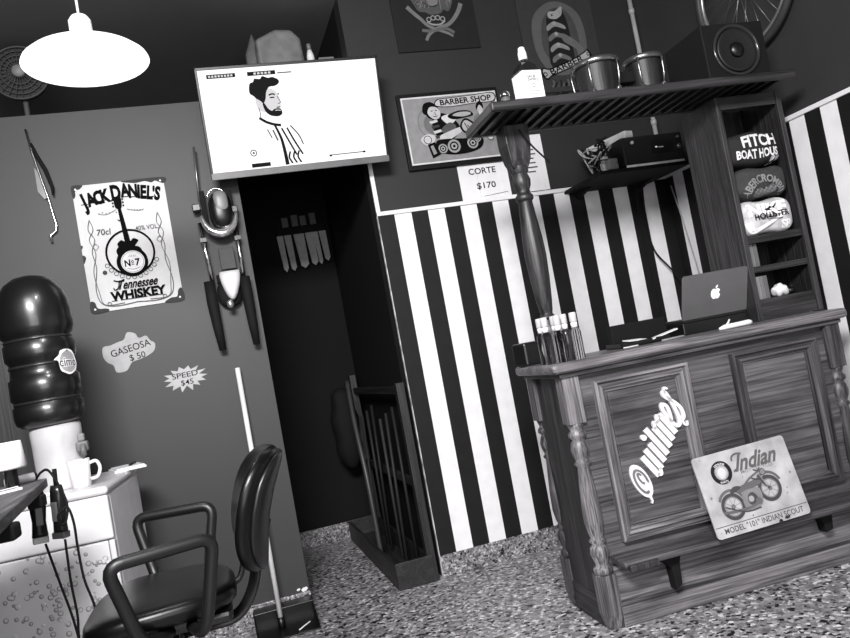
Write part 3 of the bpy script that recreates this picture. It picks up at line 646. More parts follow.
# ------------------------------------------------------------------ bar counter (its own frame: x along the front, y to the back)
TH = -.0502; CO = (1.266, -1.2949, 0); HC = 1.0583
from mathutils import Matrix as Mx
BAR = Mx.Translation(CO) @ Mx.Rotation(TH, 4, 'Z')
def bar(x, y, z=0): return BAR @ Vector((x, y, z))
def bar_thing(name, label, cat, x, y, z, rz=0, group=None): return empty(name, label, cat, bar(x, y, z), (0, 0, TH+rz), group)
WX = wood('bar_wood_long', .17, .42, 'X'); WZ = wood('bar_wood_upright', .15, .4, 'Z'); WYY = wood('bar_wood_deep', .11, .28, 'Y')
SLW = wood('slat_wood', .05, .1, 'Y'); SX = wood('shelf_wood_long', .09, .25, 'X'); SZW = wood('shelf_wood_upright', .1, .27, 'Z'); SYW = wood('shelf_wood_deep', .1, .3, 'Y')
WT = wood('bar_wood_top', .3, .58, 'X', .35); WD = wood('bar_wood_dark', .1, .26, 'Z'); WL = wood('bar_wood_light', .32, .62, 'Z'); WPN = wood('bar_wood_panel', .22, .42, 'X', .45, .8)
WDX = wood('bar_wood_dark_long', .1, .26, 'X')
e = bar_thing('bar_counter', 'rustic wooden bar counter with framed panels and turned corner posts', 'counter', 0, 0, 0); CNT = e
b = MB()
b.box(0, 1.37, 0, .45, HC-.042, HC); b.build('countertop', WT, e, bevel=.016, seg=4)
b = MB(); b.box(.03, 1.345, .022, .43, HC-.06, HC-.042); b.build('top_molding', WX, e, bevel=.004)
b = MB().box(.09, 1.30, .068, .09, .0, HC-.06); z = .235
while z < HC-.07:
    z1 = min(z+.127, HC-.06); b.box(.09, 1.30, .062, .069, z+.0015, z1-.0015); z = z1
b.build('front_panel', WPN, e)
MB().box(.055, .075, .09, .40, .12, HC-.06).build('end_panel', WD, e); MB().box(1.31, 1.33, .09, .40, .12, HC-.06).build('end_panel', WD, e)
MB().box(.05, .085, .09, .40, .0, .12).build('end_plinth', WYY, e, bevel=.004); MB().box(1.3, 1.335, .09, .40, .0, .12).build('end_plinth', WYY, e, bevel=.004)
MB().box(.09, 1.30, .1, .42, .5, .52).build('inner_shelf', WDX, e)
def turned(zs): 
    out = []
    for z, r in zs: out.append((r, z))
    return out
POST = turned([(.21, .03), (.222, .037), (.238, .038), (.25, .025), (.265, .029), (.295, .038), (.32, .035), (.333, .024), (.345, .035), (.358, .025), (.375, .031), (.42, .038), (.48, .037), (.56, .031), (.64, .025), (.652, .035), (.664, .025), (.685, .033), (.71, .037), (.735, .031), (.748, .024), (.758, .036), (.772, .036), (.784, .025), (.798, .03), (.815, .036)])
for i, (x, y) in enumerate(((.075, .07), (.075, .40), (1.305, .07), (1.305, .40))):
    hw = .035
    b = MB(); m = WL if i == 0 else WZ
    b.box(x-hw, x+hw, y-hw, y+hw, .06, .212); b.box(x-hw, x+hw, y-hw, y+hw, .812, HC-.06)
    c8 = [(x+sx*hw, y+sy*hw) for sx, sy in ((-1, -1), (1, -1), (1, 1), (-1, 1))]
    b.rings([[(x+(px-x)*.62, y+(py-y)*.62, .0) for px, py in c8], [(px, py, .06) for px, py in c8]], smooth=False)
    b.lathe(POST, c=(x, y, 0), n=20)
    b.build('post', m, e, bevel=.0)
def frame(x0, x1, z0, z1, y, dark=False):
    b = MB(); steps = [(0, 0), (0, .028), (.01, .031), (.016, .016), (.022, .016), (.026, .026), (.038, .022), (.042, .01), (.052, .008), (.052, -.001)]
    R = []
    for ins, out in steps: R.append([(x0+ins, y-out, z0+ins), (x1-ins, y-out, z0+ins), (x1-ins, y-out, z1-ins), (x0+ins, y-out, z1-ins)])
    V = [[b.v(p) for p in q_] for q_ in R]
    for p_, q_ in zip(V, V[1:]):
        for i in range(4): b.face([p_[i], p_[(i+1) % 4], q_[(i+1) % 4], q_[i]], (WX if dark else WLX) if i % 2 == 0 else (WZ if dark else WL))
    return b
WLX = wood('bar_wood_light_long', .28, .56, 'X')
frame(.172, .592, .32, .962, .062).build('panel_frame', WL, e); frame(.80, 1.215, .34, .957, .062, True).build('panel_frame', WZ, e)
for x0, x1 in ((.23, .535), (.858, 1.16)): MB().box(x0, x1, .056, .0622, .375, .905).build('panel_field', WPN, e, bevel=.003)
# foot ledge, plinth mouldings, dark bracket under the ledge
b = MB(); b.prism([(.112, .245), (1.345, .245), (1.345, .274), (.112, .274)], -.058, .062); b.build('ledge', WX, e, bevel=.008, seg=3)
MB().box(.125, .25, -.075, -.05, .238, .262).build('ledge_splinter', WD, e, bevel=.004)
MB().box(.11, 1.27, .04, .064, 0, .075).build('plinth', WT, e, bevel=.004); MB().box(.11, 1.27, .048, .064, .075, .1).build('plinth_molding', WX, e, bevel=.006); MB().box(.11, 1.27, .05, .064, .1, .235).build('kick_board', WT, e)
MB().prism([(.28, .245), (.385, .245), (.37, .2), (.365, .12), (.335, .1), (.33, .19)], -.0, .05).build('bracket', MATTE, e, bevel=.004)
MB().prism([(1.02, .245), (1.1, .245), (1.09, .22), (1.085, .17), (1.05, .16), (1.045, .2)], -.0, .05).build('bracket', MATTE, e, bevel=.004)
# white script lettering on the left panel: cut-out letters
def script():
    b = MB(); a = math.radians(54); ox, oz = .283, .492
    LM = paint('letter_white', .88, .45); LG = paint('letter_shade', .42, .5)
    def mp(u, v):
        u *= .9; v *= 1.02
        return (ox+u*math.cos(a)-v*math.sin(a), oz+u*math.sin(a)+v*math.cos(a))
    def st(pts, w, m=LM, dy=0.0, tp=None):
        P = smooth_path([(u, 0, v) for u, v in pts], 6) if len(pts) > 2 else [Vector((u, 0, v)) for u, v in pts]
        N = len(P); A = []; B = []
        for i in range(N):
            dd = (P[min(i+1, N-1)]-P[max(i-1, 0)]).normalized(); nn = Vector((-dd.z, 0, dd.x)); ww = w/2*(tp(i/(N-1)) if tp else 1)
            p = P[i]+nn*ww; q_ = P[i]-nn*ww; A.append(mp(p.x, p.z)); B.append(mp(q_.x, q_.z))
        y0, y1 = .044+dy, .056
        va = [[b.v((x, y, z)) for x, z in L] for L in (A, B) for y in (y0, y1)]
        for i in range(N-1):
            b.face([va[0][i], va[0][i+1], va[2][i+1], va[2][i]], m); b.face([va[1][i], va[3][i], va[3][i+1], va[1][i+1]], m)
            b.face([va[0][i], va[1][i], va[1][i+1], va[0][i+1]], m); b.face([va[2][i], va[2][i+1], va[3][i+1], va[3][i]], m)
    # Q: fat oval with a spiral counter and a tail
    oval = [mp(.048+.044*math.cos(t_)+.5*.064*math.sin(t_), .012+.064*math.sin(t_)) for t_ in [2*PI*i/30 for i in range(30)]]
    b.prism(oval, .046, .056, LM)
    st([(.048+.029*math.cos(t_)+.5*.045*math.sin(t_), .014+.045*math.sin(t_)) for t_ in [-.6+2*PI*k/12 for k in range(11)]], .007, LG, -.006); st([(.058+.01*math.cos(t_)+.5*.02*math.sin(t_), .022+.02*math.sin(t_)) for t_ in [.3+2*PI*k/10 for k in range(8)]], .006, LG, -.006)
    st([(.02, -.035), (.0, -.05), (-.008, -.06), (-.02, -.064)], .014, LM, 0, lambda q_: 1-.7*q_)
    K_ = .42
    def ss(pts, w, m=LM, dy=0.0, tp=None): st([(u+K_*v, v) for u, v in pts], w, m, dy, tp)
    def stem(u, v0, v1, w=.024):
        ss([(u, v0), (u, v1)], w); ss([(u+.016, v0), (u+.016, v1-.006)], .009, LG, .004)
    stem(.125, -.048, .05); ss([(.125, -.04), (.14, -.054), (.156, -.038)], .014); stem(.16, -.048, .05)
    stem(.196, -.048, .042); cu, cv = .196+K_*.072, .072
    b.prism([mp(cu+.013*math.cos(2*PI*i/14), cv+.013*math.sin(2*PI*i/14)) for i in range(14)], .044, .056, LM)
    stem(.23, -.048, .082)
    stem(.266, -.048, .05); ss([(.268, .038), (.284, .055), (.3, .04)], .014); stem(.3, -.048, .05); ss([(.302, .038), (.317, .055), (.33, .04)], .014); stem(.333, -.048, .05)
    ss([(.352, -.012), (.372, .004), (.388, .03), (.378, .052), (.361, .04), (.354, .0), (.36, -.038), (.38, -.048), (.4, -.03)], .016)
    ss([(.4, -.03), (.418, .008), (.43, .055), (.422, .068), (.414, .055), (.43, .012), (.436, -.025), (.422, -.05), (.402, -.052)], .016)
    ss([(.428, .058), (.436, .07), (.446, .068), (.45, .056)], .009); ss([(.402, -.052), (.394, -.068), (.404, -.08), (.416, -.072)], .009)
    o = b.build('lettering', LM, CNT); o['label'] = 'white cut-out script lettering reading Quilmes'
script()

# ------------------------------------------------------------------ display cabinet on the counter
e = bar_thing('display_cabinet', 'tall open wooden cabinet on the right end of the bar counter', 'cabinet', 1.09, .2225, HC)
cw, ch, cdp = .345, 1.03, .27
MB().box(0, .018, 0, cdp, 0, ch).build('side_panel', SZW, e, bevel=.002); MB().box(cw-.018, cw, 0, cdp, 0, ch).build('side_panel', WD, e, bevel=.002)
MB().box(.018, cw-.018, cdp-.012, cdp, 0, ch).build('back_panel', WD, e)
MB().box(0, .026, -.012, .006, 0, ch).build('stile', SZW, e, bevel=.003); MB().box(cw-.026, cw, -.012, .006, 0, ch).build('stile', SZW, e, bevel=.003)
MB().box(.026, cw-.026, -.008, .006, ch-.06, ch).build('top_rail', SX, e, bevel=.003)
for z, tt in ((.095, .02), (.245, .028), (.385, .034)): MB().box(.018, cw-.018, 0, cdp-.012, z-tt, z).build('shelf', SX, e, bevel=.002)
MB().box(.026, cw-.026, -.006, .004, 0, .075).build('base_board', SX, e, bevel=.003)

# ------------------------------------------------------------------ overhead shelf with its turned column
SZ0, SZ1 = 2.0883, 2.128
e = bar_thing('overhead_shelf', 'long dark wooden overhead shelf with slatted underside above the bar counter', 'shelf', 0, 0, 0)
MB().box(-.02, 1.395, .06, .41, SZ1-.018, SZ1).build('board', WDX, e, bevel=.004)
MB().box(-.03, 1.40, .045, .07, SZ0, SZ1).build('fascia', SX, e, bevel=.008, seg=3); MB().box(-.032, -.01, .055, .415, SZ0, SZ1).build('end_fascia', SYW, e, bevel=.008, seg=3)
MB().box(-.01, 1.395, .39, .41, SZ0, SZ1-.018).build('back_rail', WDX, e)
for i in range(24):
    x = .02+i*.057 if i < 24 else 0; MB().box(x, x+.018, .07, .39, SZ0+.004, SZ1-.018).build('slat', SLW, e)
COLP = [(.0, .04), (.012, .046), (.03, .046), (.045, .036), (.06, .03), (.075, .036), (.1, .05), (.13, .053), (.16, .042), (.178, .03), (.19, .042), (.205, .03), (.22, .034), (.26, .04), (.36, .05), (.46, .055), (.54, .052), (.62, .043), (.7, .036), (.71, .046), (.725, .046), (.735, .035), (.75, .034), (.77, .044), (.795, .048), (.82, .038), (.832, .046), (.845, .046), (.855, .05)]
e = bar_thing('turned_column', 'turned wooden column between the bar countertop and the overhead shelf', 'column', .145, .315, HC)
b = MB(); b.lathe([(r*.86, z) for z, r in COLP], c=(0, 0, 0), n=24)
R = [[(sx*hw, sy*hw, z) for sx, sy in ((-1, -1), (1, -1), (1, 1), (-1, 1))] for z, hw in ((.845, .034), (.88, .046), (.95, .055), (1.03, .055))]
b.rings(R, smooth=False); b.build('shaft', SZW, e, bevel=.003)
e2 = MB().tube(smooth_path([bar(.15, .245, 2.06), bar(.17, .24, 2.02), bar(.2, .238, 1.97), bar(.26, .24, 1.9)]), .004, n=6); 
tag(e2.build('cable', MATTE), 'short black cable tacked to the top of the turned column', 'cable')

# ------------------------------------------------------------------ on the overhead shelf
e = bar_thing('salt_shaker', 'small metal shaker at the left end of the overhead shelf', 'shaker', .07, .13, SZ1)
MB().lathe([(.017, 0), (.019, .004), (.018, .035), (.014, .04)], n=16).build('jar', G(.35, .2), e); MB().lathe([(.019, .038), (.02, .05), (.013, .062), (.003, .066)], n=16).build('cap', CHROME, e)
e = bar_thing('liquor_bottle', 'square white-labelled liquor bottle on the overhead shelf', 'bottle', .197, .17, SZ1, .14); e.scale = (.84, .84, 1)
b = MB(); hw = .052
def sq(hw, z, k=.78): return [(sx*hw*a, sy*hw*bb, z) for sx, sy, a, bb in ((-1, -1, 1, k), (-1, -1, k, 1), (1, -1, k, 1), (1, -1, 1, k), (1, 1, 1, k), (1, 1, k, 1), (-1, 1, k, 1), (-1, 1, 1, k))]
b.rings([sq(.048, 0), sq(.052, .006), sq(.052, .148), sq(.046, .166), sq(.024, .186), sq(.015, .192)], smooth=False); b.build('bottle_body', paint('dark_glass', .12, .1), e)
b = MB(); b.box(-.0535, .0535, -.0535, .0535, .008, .14); b.build('bottle_label', paint('bottle_label_white', .92, .5), e)['label'] = 'white wraparound label'
d = Decal(); d.text("JACK", -.005, .115, .011, K, .02, width=.05, arc=.06); d.text("DANIEL'S", .0, .102, .009, K, .02, width=.058, arc=.09); d.ring(0, .075, .006, .009, G(.4), 14); d.text('Tennessee', 0, .052, .008, G(.3), .005, width=.05, shear=.2); d.text('WHISKEY', 0, .04, .007, G(.3), .01, width=.045); d.rect(-.03, .03, .028, .03, G(.5)); d.build('label_print', e, (0, -.0535, 0))
MB().lathe([(.015, .19), (.014, .2), (.016, .206)], n=16).build('neck', paint('dark_glass', .16, .1), e); MB().lathe([(.021, .2), (.023, .204), (.022, .232), (.017, .245), (.018, .25), (.012, .256)], n=16).build('cap', WHITEP, e)
# bongos
e = bar_thing('bongo_drums', 'pair of dark bongo drums with chrome rims on the overhead shelf', 'drum', .64, .2, SZ1)
SH = wood('drum_wood', .06, .16, 'Z', .5); RIM = paint('rim_chrome', .55, .3, metal=.9)
for x, r, hh in ((-.105, .095, .165), (.125, .078, .165)):
    pr = []
    for i in range(21):
        z = hh*i/20; pr.append((r*(.84+.16*(z/hh)**.8)-(.003 if i % 2 else 0), z))
    MB().lathe(pr, SH, c=(x, 0, 0), n=40).build('drum_shell', SH, e)
    MB().lathe([(r+.004, hh-.022), (r+.01, hh-.018), (r+.011, hh-.004), (r+.005, hh+.003)], c=(x, 0, 0), n=32).build('rim', RIM, e)
    MB().lathe([(r+.001, hh), (r-.002, hh+.005), (.001, hh+.007)], c=(x, 0, 0), n=32).build('drumhead', G(.62), e)
    MB().lathe([(r*.84+.003, 0), (r*.86+.004, .012), (r*.86, .016)], c=(x, 0, 0), n=30).build('bottom_ring', RIM, e)
    for k in range(5):
        a = -PI/2+.5+k*2*PI/5; u = Vector((math.cos(a), math.sin(a), 0)); c = Vector((x, 0, 0))
        MB().tube([c+u*(r+.012)+Vector((0, 0, hh-.012)), c+u*(r+.014)+Vector((0, 0, hh-.05)), c+u*(r*.95+.016)+Vector((0, 0, hh*.45)), c+u*(r*.88+.012)+Vector((0, 0, .02))], .004, n=6).build('lug', RIM, e)
        MB().blob(c+u*(r*.88+.01)+Vector((0, 0, .022)), (.011, .011, .011), None, .6, 10, 6).build('lug_foot', RIM, e)
MB().box(-.03, .06, -.03, .03, .06, .11).build('bridge', MATTE, e, bevel=.006)
e = empty('cable_coil', 'tangle of dark cable left of the bongo drums', 'cable', bar(.375, .24, SZ1))
b = MB(); P = []
for i in range(60):
    a = i*.55; P.append((.045*math.cos(a)*(1+.3*math.sin(i*.9)), .03*math.sin(a*1.1), .012+.05*(i % 11)/11+.012*math.sin(i*1.7)))
b.tube(smooth_path(P, 3), .006, n=6); b.build('cord', MATTE, e)
# loudspeaker
e = bar_thing('loudspeaker', 'big black loudspeaker at the right end of the overhead shelf', 'speaker', 1.165, .10, SZ1, 0)
MB().box(-.155, .155, 0, .3, 0, .252).build('cabinet', paint('speaker_black', .07, .7, bump=.1, spec=.25), e, bevel=.006)
MB().box(-.15, .15, -.004, .0, .006, .246).build('baffle', MATTE, e)
Mc = Mx.Translation((0, -.004, .126)) @ Mx.Rotation(PI/2, 4, 'X')
MB().lathe([(.118, 0), (.118, .006), (.108, .009), (.102, .004), (.1, -.002)], M=Mc, n=40).build('driver_rim', paint('rim_gloss', .16, .2, var=.02), e)
MB().lathe([(.1, .002), (.094, .008), (.082, .004), (.04, -.028+.03), (.02, .001)], M=Mc, n=40).build('cone', paint('cone_dark', .1, .45), e)
MB().lathe([(.036, .002), (.03, .012), (.015, .019), (.001, .021)], M=Mc, n=28).build('dust_cap', BLACK, e)

# ------------------------------------------------------------------ bicycle wheel on the right wall
e = empty('bicycle_wheel', 'bicycle wheel hung high on the right wall above the loudspeaker', 'wheel', (XR-.04, -.97, 2.70))
circ = lambda r, n=64, x=0: [(x, r*math.cos(2*PI*i/n), r*math.sin(2*PI*i/n)) for i in range(n)]
MB().tube(circ(.335), .019, n=10, closed=True).build('tyre', paint('tyre_grey', .2, .55), e)
MB().tube(circ(.308), .011, n=8, closed=True).build('rim', paint('rim_alloy', .62, .3, metal=.7), e)
MB().tube([(-.04, 0, 0), (.03, 0, 0)], .02, n=12).build('hub', STEEL, e)
for i in range(28):
    a = 2*PI*i/28; x = -.025 if i % 2 else .02; a2 = a+(.5 if i % 4 < 2 else -.5)
    MB().tube([(x, .019*math.cos(a2), .019*math.sin(a2)), (0, .3*math.cos(a), .3*math.sin(a))], .0012, n=4).build('spoke', STEEL, e)
tag(MB().tube([(XR-.075, -.97, 2.985), (XR, -.97, 2.995)], .009, n=8).build('wall_hook', STEEL), 'steel wall hook holding the bicycle wheel', 'hook')

# ------------------------------------------------------------------ amplifier on a wall shelf
e = empty('wall_shelf', 'dark wall bracket shelf carrying the amplifier', 'shelf', (2.47, 0, 1.95))
MB().box(-.33, .24, -.44, -.0, 0, .02).build('board', MATTE, e, bevel=.003)
for x in (-.25, .15): MB().prism([(-.16, 0), (0, 0), (0, -.025), (-.02, -.04), (-.15, -.01)], -.012, .012, M=Mx.Translation((x, 0, 0)) @ Mx.Rotation(PI/2, 4, 'Z')).build('bracket', MATTE, e)
e = empty('amplifier', 'black amplifier with a small display on the wall shelf under the overhead shelf', 'amplifier', (2.5, -.25, 1.97), (0, 0, -.0))
MB().box(-.195, .175, -.18, .2, .01, .165).build('case', paint('amp_black', .08, .45), e, bevel=.004)
MB().box(-.195, .175, -.19, -.178, .012, .163).build('front_plate', paint('amp_front', .11, .4), e, bevel=.002)
MB().box(-.02, .115, -.193, -.19, .055, .12).build('display', BLACK, e)
d = Decal(); d.rect(-.0, .012, .09, .098, emit('display_glow', .8, 1.0)); d.rect(.02, .05, .088, .094, emit('display_glow2', .5, .8)); d.build('display_readout', e, (0, -.193, 0))
for x, z, r in ((.145, .085, .014), (.145, .135, .008), (-.14, .13, .009)):
    MB().lathe([(r, 0), (r, .012), (r*.6, .016)], M=Mx.Translation((x, -.19, z)) @ Mx.Rotation(PI/2, 4, 'X'), n=16).build('knob', STEEL if x > 0 else WHITEP, e)
MB().box(-.19, .17, -.188, -.18, .0, .012).build('foot_strip', G(.9), e)
b = MB(); 
for x in (-.17, .15):
    for y in (-.15, .16): b.box(x-.012, x+.012, y-.012, y+.012, 0, .012)
b.build('foot', MATTE, e)
e = empty('power_strip', 'pale power strip lying across the left end of the amplifier', 'power strip', (2.33, -.28, 1.97+.165), (0, 0, .25))
MB().box(-.03, .03, -.15, .16, 0, .04).build('housing', paint('pale_plastic', .75, .4), e, bevel=.006)
for i in range(4):
    MB().lathe([(.018, .04), (.019, .043), (.015, .041), (.001, .0405)], c=(0, -.1+i*.07, 0), n=16).build('socket', G(.5), e)
e = empty('cable_bundle', 'mess of black and pale cables left of the amplifier', 'cable', (2.2, -.3, 1.97))
rr = random.Random(11)
for k in range(9):
    P = [(rr.uniform(.0, .09), rr.uniform(-.1, .15), rr.uniform(.0, .2)) for i in range(7)]; P[0] = (.1, rr.uniform(-.05, .15), rr.uniform(.03, .12))
    P = [(max(-.05, min(.085, x)), y, max(.008, z)) for x, y, z in P]
    MB().tube(smooth_path(P, 5), .0045, n=6).build('cord', MATTE if k % 4 else G(.6), e)
for k in range(2): MB().box(.03, .085, -.1+k*.06, -.06+k*.06, .01+.0*k, .07+.03*k).build('plug', G(.62 if k else .4), e, bevel=.006)
def cable(name, label, pts, r, m): return tag(MB().tube(smooth_path(pts, 6), r, n=6).build(name, m), label, 'cable')
cable('cable', 'black cord hanging down the striped corner behind the laptop', [(2.6, -.1, 1.93), (2.61, -.06, 1.75), (2.63, -.045, 1.55), (2.72, -.06, 1.4), (2.78, -.07, 1.25), (2.79, -.08, 1.02)], .005, MATTE)
cable('cable', 'thin black cord hanging left of the thicker cord behind the laptop', [(2.55, -.1, 1.93), (2.57, -.05, 1.78), (2.585, -.03, 1.6), (2.59, -.03, 1.45), (2.6, -.03, 1.2), (2.6, -.03, 1.0)], .0035, MATTE)
cable('cable', 'pale wire hanging down the right wall corner', [(XR-.06, -.12, 1.9), (XR-.05, -.15, 1.7), (XR-.04, -.17, 1.5), (XR-.035, -.19, 1.3), (XR-.035, -.2, 1.0)], .004, G(.6))

# ------------------------------------------------------------------ shirts in the cabinet
def shirt(label, x, z, w, h, v, yb, seed, text):
    h -= .01; e = bar_thing('folded_shirt', label, 'shirt', x, yb, z, group='rolled shirts in the cabinet')
    dp = .11; ph = seed*1.7
    def fn(p): return Vector((p.x, p.y*(1+.05*math.sin(p.x*30+ph)), p.z+.005*math.sin(p.x*38+ph)*(p.z/h*2)))
    m = paint('shirt_%d' % seed, v, .85, var=.12, scale=30, bump=.25)
    MB().blob((0, 0, h/2), (w/2, dp, h/2), None, .45, 40, 24, fn=fn).build('cloth', m, e)
    def warp(u, t_, k):
        a = min(.999, abs(u)/(w/2)); c = min(.999, abs(t_)/(h/2))
        # front of the rounded bundle
        q1 = (1-a**(2/.45))**.225*1.0; ee = .45
        cp = (1-c**(2/ee))**(ee/2); ua = min(.999, a/max(cp, .05)); yy = (1-ua**(2/ee))**(ee/2)*cp
        return (u, -dp*yy*(1+.05*abs(math.sin(u*30+ph)))-.003-k, h/2+t_+.005*math.sin(u*38+ph)*(t_/h*2))
    d = Decal(warp=warp); text(d); d.build('print', e)
LW = paint('print_white', .85, .7); LGp = paint('print_grey', .5, .7)
def tx1(d):
    d.text('FITCH', .018, .03, .052, LW, .035, width=.175); d.text('BOAT HOUS', .0, -.03, .038, LW, .035, width=.215)
    for x, z in ((.08, -.062), (.1, -.066), (.115, -.06)): d.disc(x, z, .012, LW, 10)
def tx2(d):
    d.text('ABERCROMBIE', .0, .012, .034, LGp, .03, arc=.10, width=.27)
    d.blob([(-.06, -.06), (-.03, -.03), (.0, -.042), (.04, -.02), (.06, -.05), (.02, -.065)], G(.36)); 
    for i in range(14): d.disc(-.05+i*.008, -.045+.01*math.sin(i*2.1), .005, LGp, 8)
def tx3(d):
    d.text('NIKE', -.01, .032, .05, paint('print_pale', .98, .6), .05, width=.2)
    d.stroke([(-.115, -.02), (-.1, -.055), (-.05, -.05), (.03, -.02), (.1, .01)], .03, paint('print_pale', .98, .6), taper=lambda q_: 1-.85*q_)
    d.text('HOLLISTER', .008, .002, .024, INK, .04, width=.18, rot=.03)
    d.blob([(-.03, .03), (-.01, .036), (.0, .044), (.015, .038), (.04, .05), (.02, .03), (.0, .022)], INK); d.rect(-.02, .06, -.021, -.017, G(.3)); d.text('SB', .075, -.045, .034, LW, .05)
shirt('white rolled shirt with dark HOLLISTER lettering, lowest of three in the cabinet', 1.2575, 1.4433, .287, .17, .74, .325, 3, tx3)
shirt('dark rolled shirt with grey arched lettering, middle of three in the cabinet', 1.2575, 1.6135, .29, .15, .2, .325, 2, tx2)
shirt('black rolled shirt with white FITCH BOAT HOUS lettering, topmost in the cabinet', 1.2575, 1.7638, .287, .165, .11, .325, 1, tx1)
# upright cases on the lower cabinet shelves
for zz, n, g0, where in ((1.3033, 3, .3, 'upper'), (1.1533, 4, .36, 'lower')):
    for i in range(n):
        w_ = .018; o = MB().box(0, w_, 0, .15, 0, .105).build('book', G(g0+.07*((i*2) % 3)), loc=bar(1.125+i*(w_+.002), .25, zz), rot=(0, 0, TH), bevel=.002)
        pos = ['leftmost', 'second from left', 'third from left', 'fourth from left'][i]
        tag(o, 'thin upright book on the %s cabinet shelf, %s' % ('narrow upper' if where == 'upper' else 'lowest', pos), 'book', 'books on the cabinet shelves')
def crum(p): return p*(1+.18*math.sin(p.x*160+p.z*90)+.1*math.sin(p.y*200+p.z*130))
o = MB().blob((0, 0, .028), (.035, .03, .026), None, .8, 18, 10, fn=crum).build('crumpled_paper', WHITEP, loc=bar(1.285, .285, 1.1533)); tag(o, 'white crumpled wrapper on the lowest cabinet shelf', 'paper')
o = MB().blob((0, 0, .017), (.022, .018, .016), None, .8, 14, 8).build('dark_clip', BLACK, loc=bar(1.345, .29, 1.1533)); tag(o, 'small black clip beside the crumpled wrapper in the cabinet', 'clip')

# ------------------------------------------------------------------ on the countertop
CLEAR = glass('clear_plastic', .93, .05); 
def spray(x, y, label, liquid, rz=0):
    e = bar_thing('spray_bottle', label, 'bottle', x, y, HC, rz, 'spray bottles on the counter')
    MB().lathe([(.019, 0), (.0215, .003), (.0215, .108), (.018, .12), (.0115, .127), (.0115, .132)], n=20).build('bottle_body', liquid, e)
    MB().lathe([(.013, .128), (.0135, .146), (.011, .15)], n=16).build('collar', WHITEP, e)
    MB().lathe([(.014, .15), (.0145, .152), (.0145, .184), (.013, .188)], n=18).build('cap', paint('cap_frosted', .74, .25), e)
    return e
L1 = glass('bottle_tint_a', .82, .03); L2 = glass('bottle_tint_b', .88, .16); L3 = paint('bottle_tint_dark', .16, .1)
spray(.028, .075, 'clear spray bottle with white cap, front left of the counter bottles', L1)
spray(.074, .055, 'clear spray bottle with white cap, front middle of the counter bottles', L1)
spray(.138, .04, 'clear spray bottle with white cap, front right of the counter bottles', L2)
spray(.034, .14, 'clear spray bottle half hidden behind the front left bottle', L2)
spray(.088, .12, 'clear spray bottle half hidden behind the front middle bottle', L1)
spray(.118, .09, 'dark-filled spray bottle between the clear bottles on the counter', L3)
o = MB().box(-.045, .045, -.06, .06, 0, .1).build('black_case', BLACK, loc=bar(.04, .35, HC), rot=(0, 0, TH+.1), bevel=.01); tag(o, 'small black case at the left end of the countertop behind the bottles', 'case')
o = MB().box(-.14, .14, -.02, .02, 0, .1).build('black_box', MATTE, loc=bar(.6, .405, HC), rot=(0, 0, TH), bevel=.006); tag(o, 'wide black box behind the clutter on the countertop', 'box')
e = bar_thing('tray', 'shallow black tray holding cards on the countertop left of the laptop', 'tray', .52, .27, HC)
b = MB().box(-.12, .12, -.07, .07, 0, .006).box(-.12, .12, -.07, -.064, 0, .022).box(-.12, .12, .064, .07, 0, .022).box(-.12, -.114, -.07, .07, 0, .022).box(.114, .12, -.07, .07, 0, .022); b.build('pan', BLACK, e)
o = MB().box(-.05, .05, -.022, .022, 0, .004).build('card', PAPER, loc=bar(.48, .22, HC+.024), rot=(.12, .06, TH+.25)); tag(o, 'white card sticking out of the left side of the black tray', 'card')
o = MB().box(-.03, .03, -.015, .015, 0, .004).build('card', PAPER, loc=bar(.43, .17, HC+.002), rot=(.0, .0, TH+.4)); tag(o, 'small pale card lying in front of the black tray', 'card')
o = MB().box(-.07, .07, -.012, .012, 0, .006).build('pale_strip', PAPER, loc=bar(.62, .22, HC+.025), rot=(0, -.16, TH+.15)); tag(o, 'long pale strip of paper propped on the right of the tray', 'paper')
o = MB().tube([(-.07, 0, .005), (.065, 0, .005), (.075, 0, .005)], [.005, .005, .002], n=8).build('pen', G(.5), loc=bar(.62, .15, HC), rot=(0, 0, TH+.35)); tag(o, 'grey pen lying on the countertop left of the laptop', 'pen')
# laptop on a black stand
e = bar_thing('laptop_stand', 'black block under the open laptop on the countertop', 'stand', .905, .33, HC)
MB().box(-.165, .165, -.075, .1, 0, .055).build('block', BLACK, e, bevel=.005)
e = bar_thing('laptop', 'open grey laptop with a lit fruit emblem, its lid back facing the room', 'laptop', .905, .33, HC+.055, .0)
MB().box(-.163, .163, -.07, .10, 0, .016).build('base', paint('laptop_dark', .14, .35), e, bevel=.004)
LR = Mx.Translation((0, -.072, .008)) @ Mx.Rotation(math.radians(20), 4, 'X')
LP = []
for cx, cz, a in ((.163-.012, .205-.012, 0), (-.163+.012, .205-.012, 90), (-.163, 0, 180), (.163, 0, 270)):
    if a < 180:
        for i in range(5): A = math.radians(a+i*22.5); LP.append((cx+.012*math.cos(A), cz+.012*math.sin(A)))
    else: LP.append((cx, cz))
MB().prism(LP, -.005, .003, M=LR).build('lid', paint('laptop_alu', .42, .35, metal=.35, var=.03), e)
MB().prism([(-.155, .012), (.155, .012), (.155, .195), (-.155, .195)], .003, .0036, M=LR).build('display_panel', emit('laptop_display', .5, .3), e)
MB().box(-.163, .163, -.0785, -.07, -.0, .012).build('hinge', BLACK, e)
d = Decal(); AM = emit('emblem_glow', 1, 1.3)
d.blob([(0, .018), (.009, .021), (.018, .017), (.022, .012), (.0175, .004), (.0178, -.003), (.0225, -.009), (.017, -.021), (.009, -.026), (0, -.0235), (-.009, -.026), (-.017, -.02), (-.0225, -.008), (-.0225, .006), (-.018, .016), (-.009, .021)], AM, 4)
d.blob([(.001, .023), (.0015, .03), (.007, .0355), (.011, .036), (.0105, .029), (.006, .0245)], AM, 3)
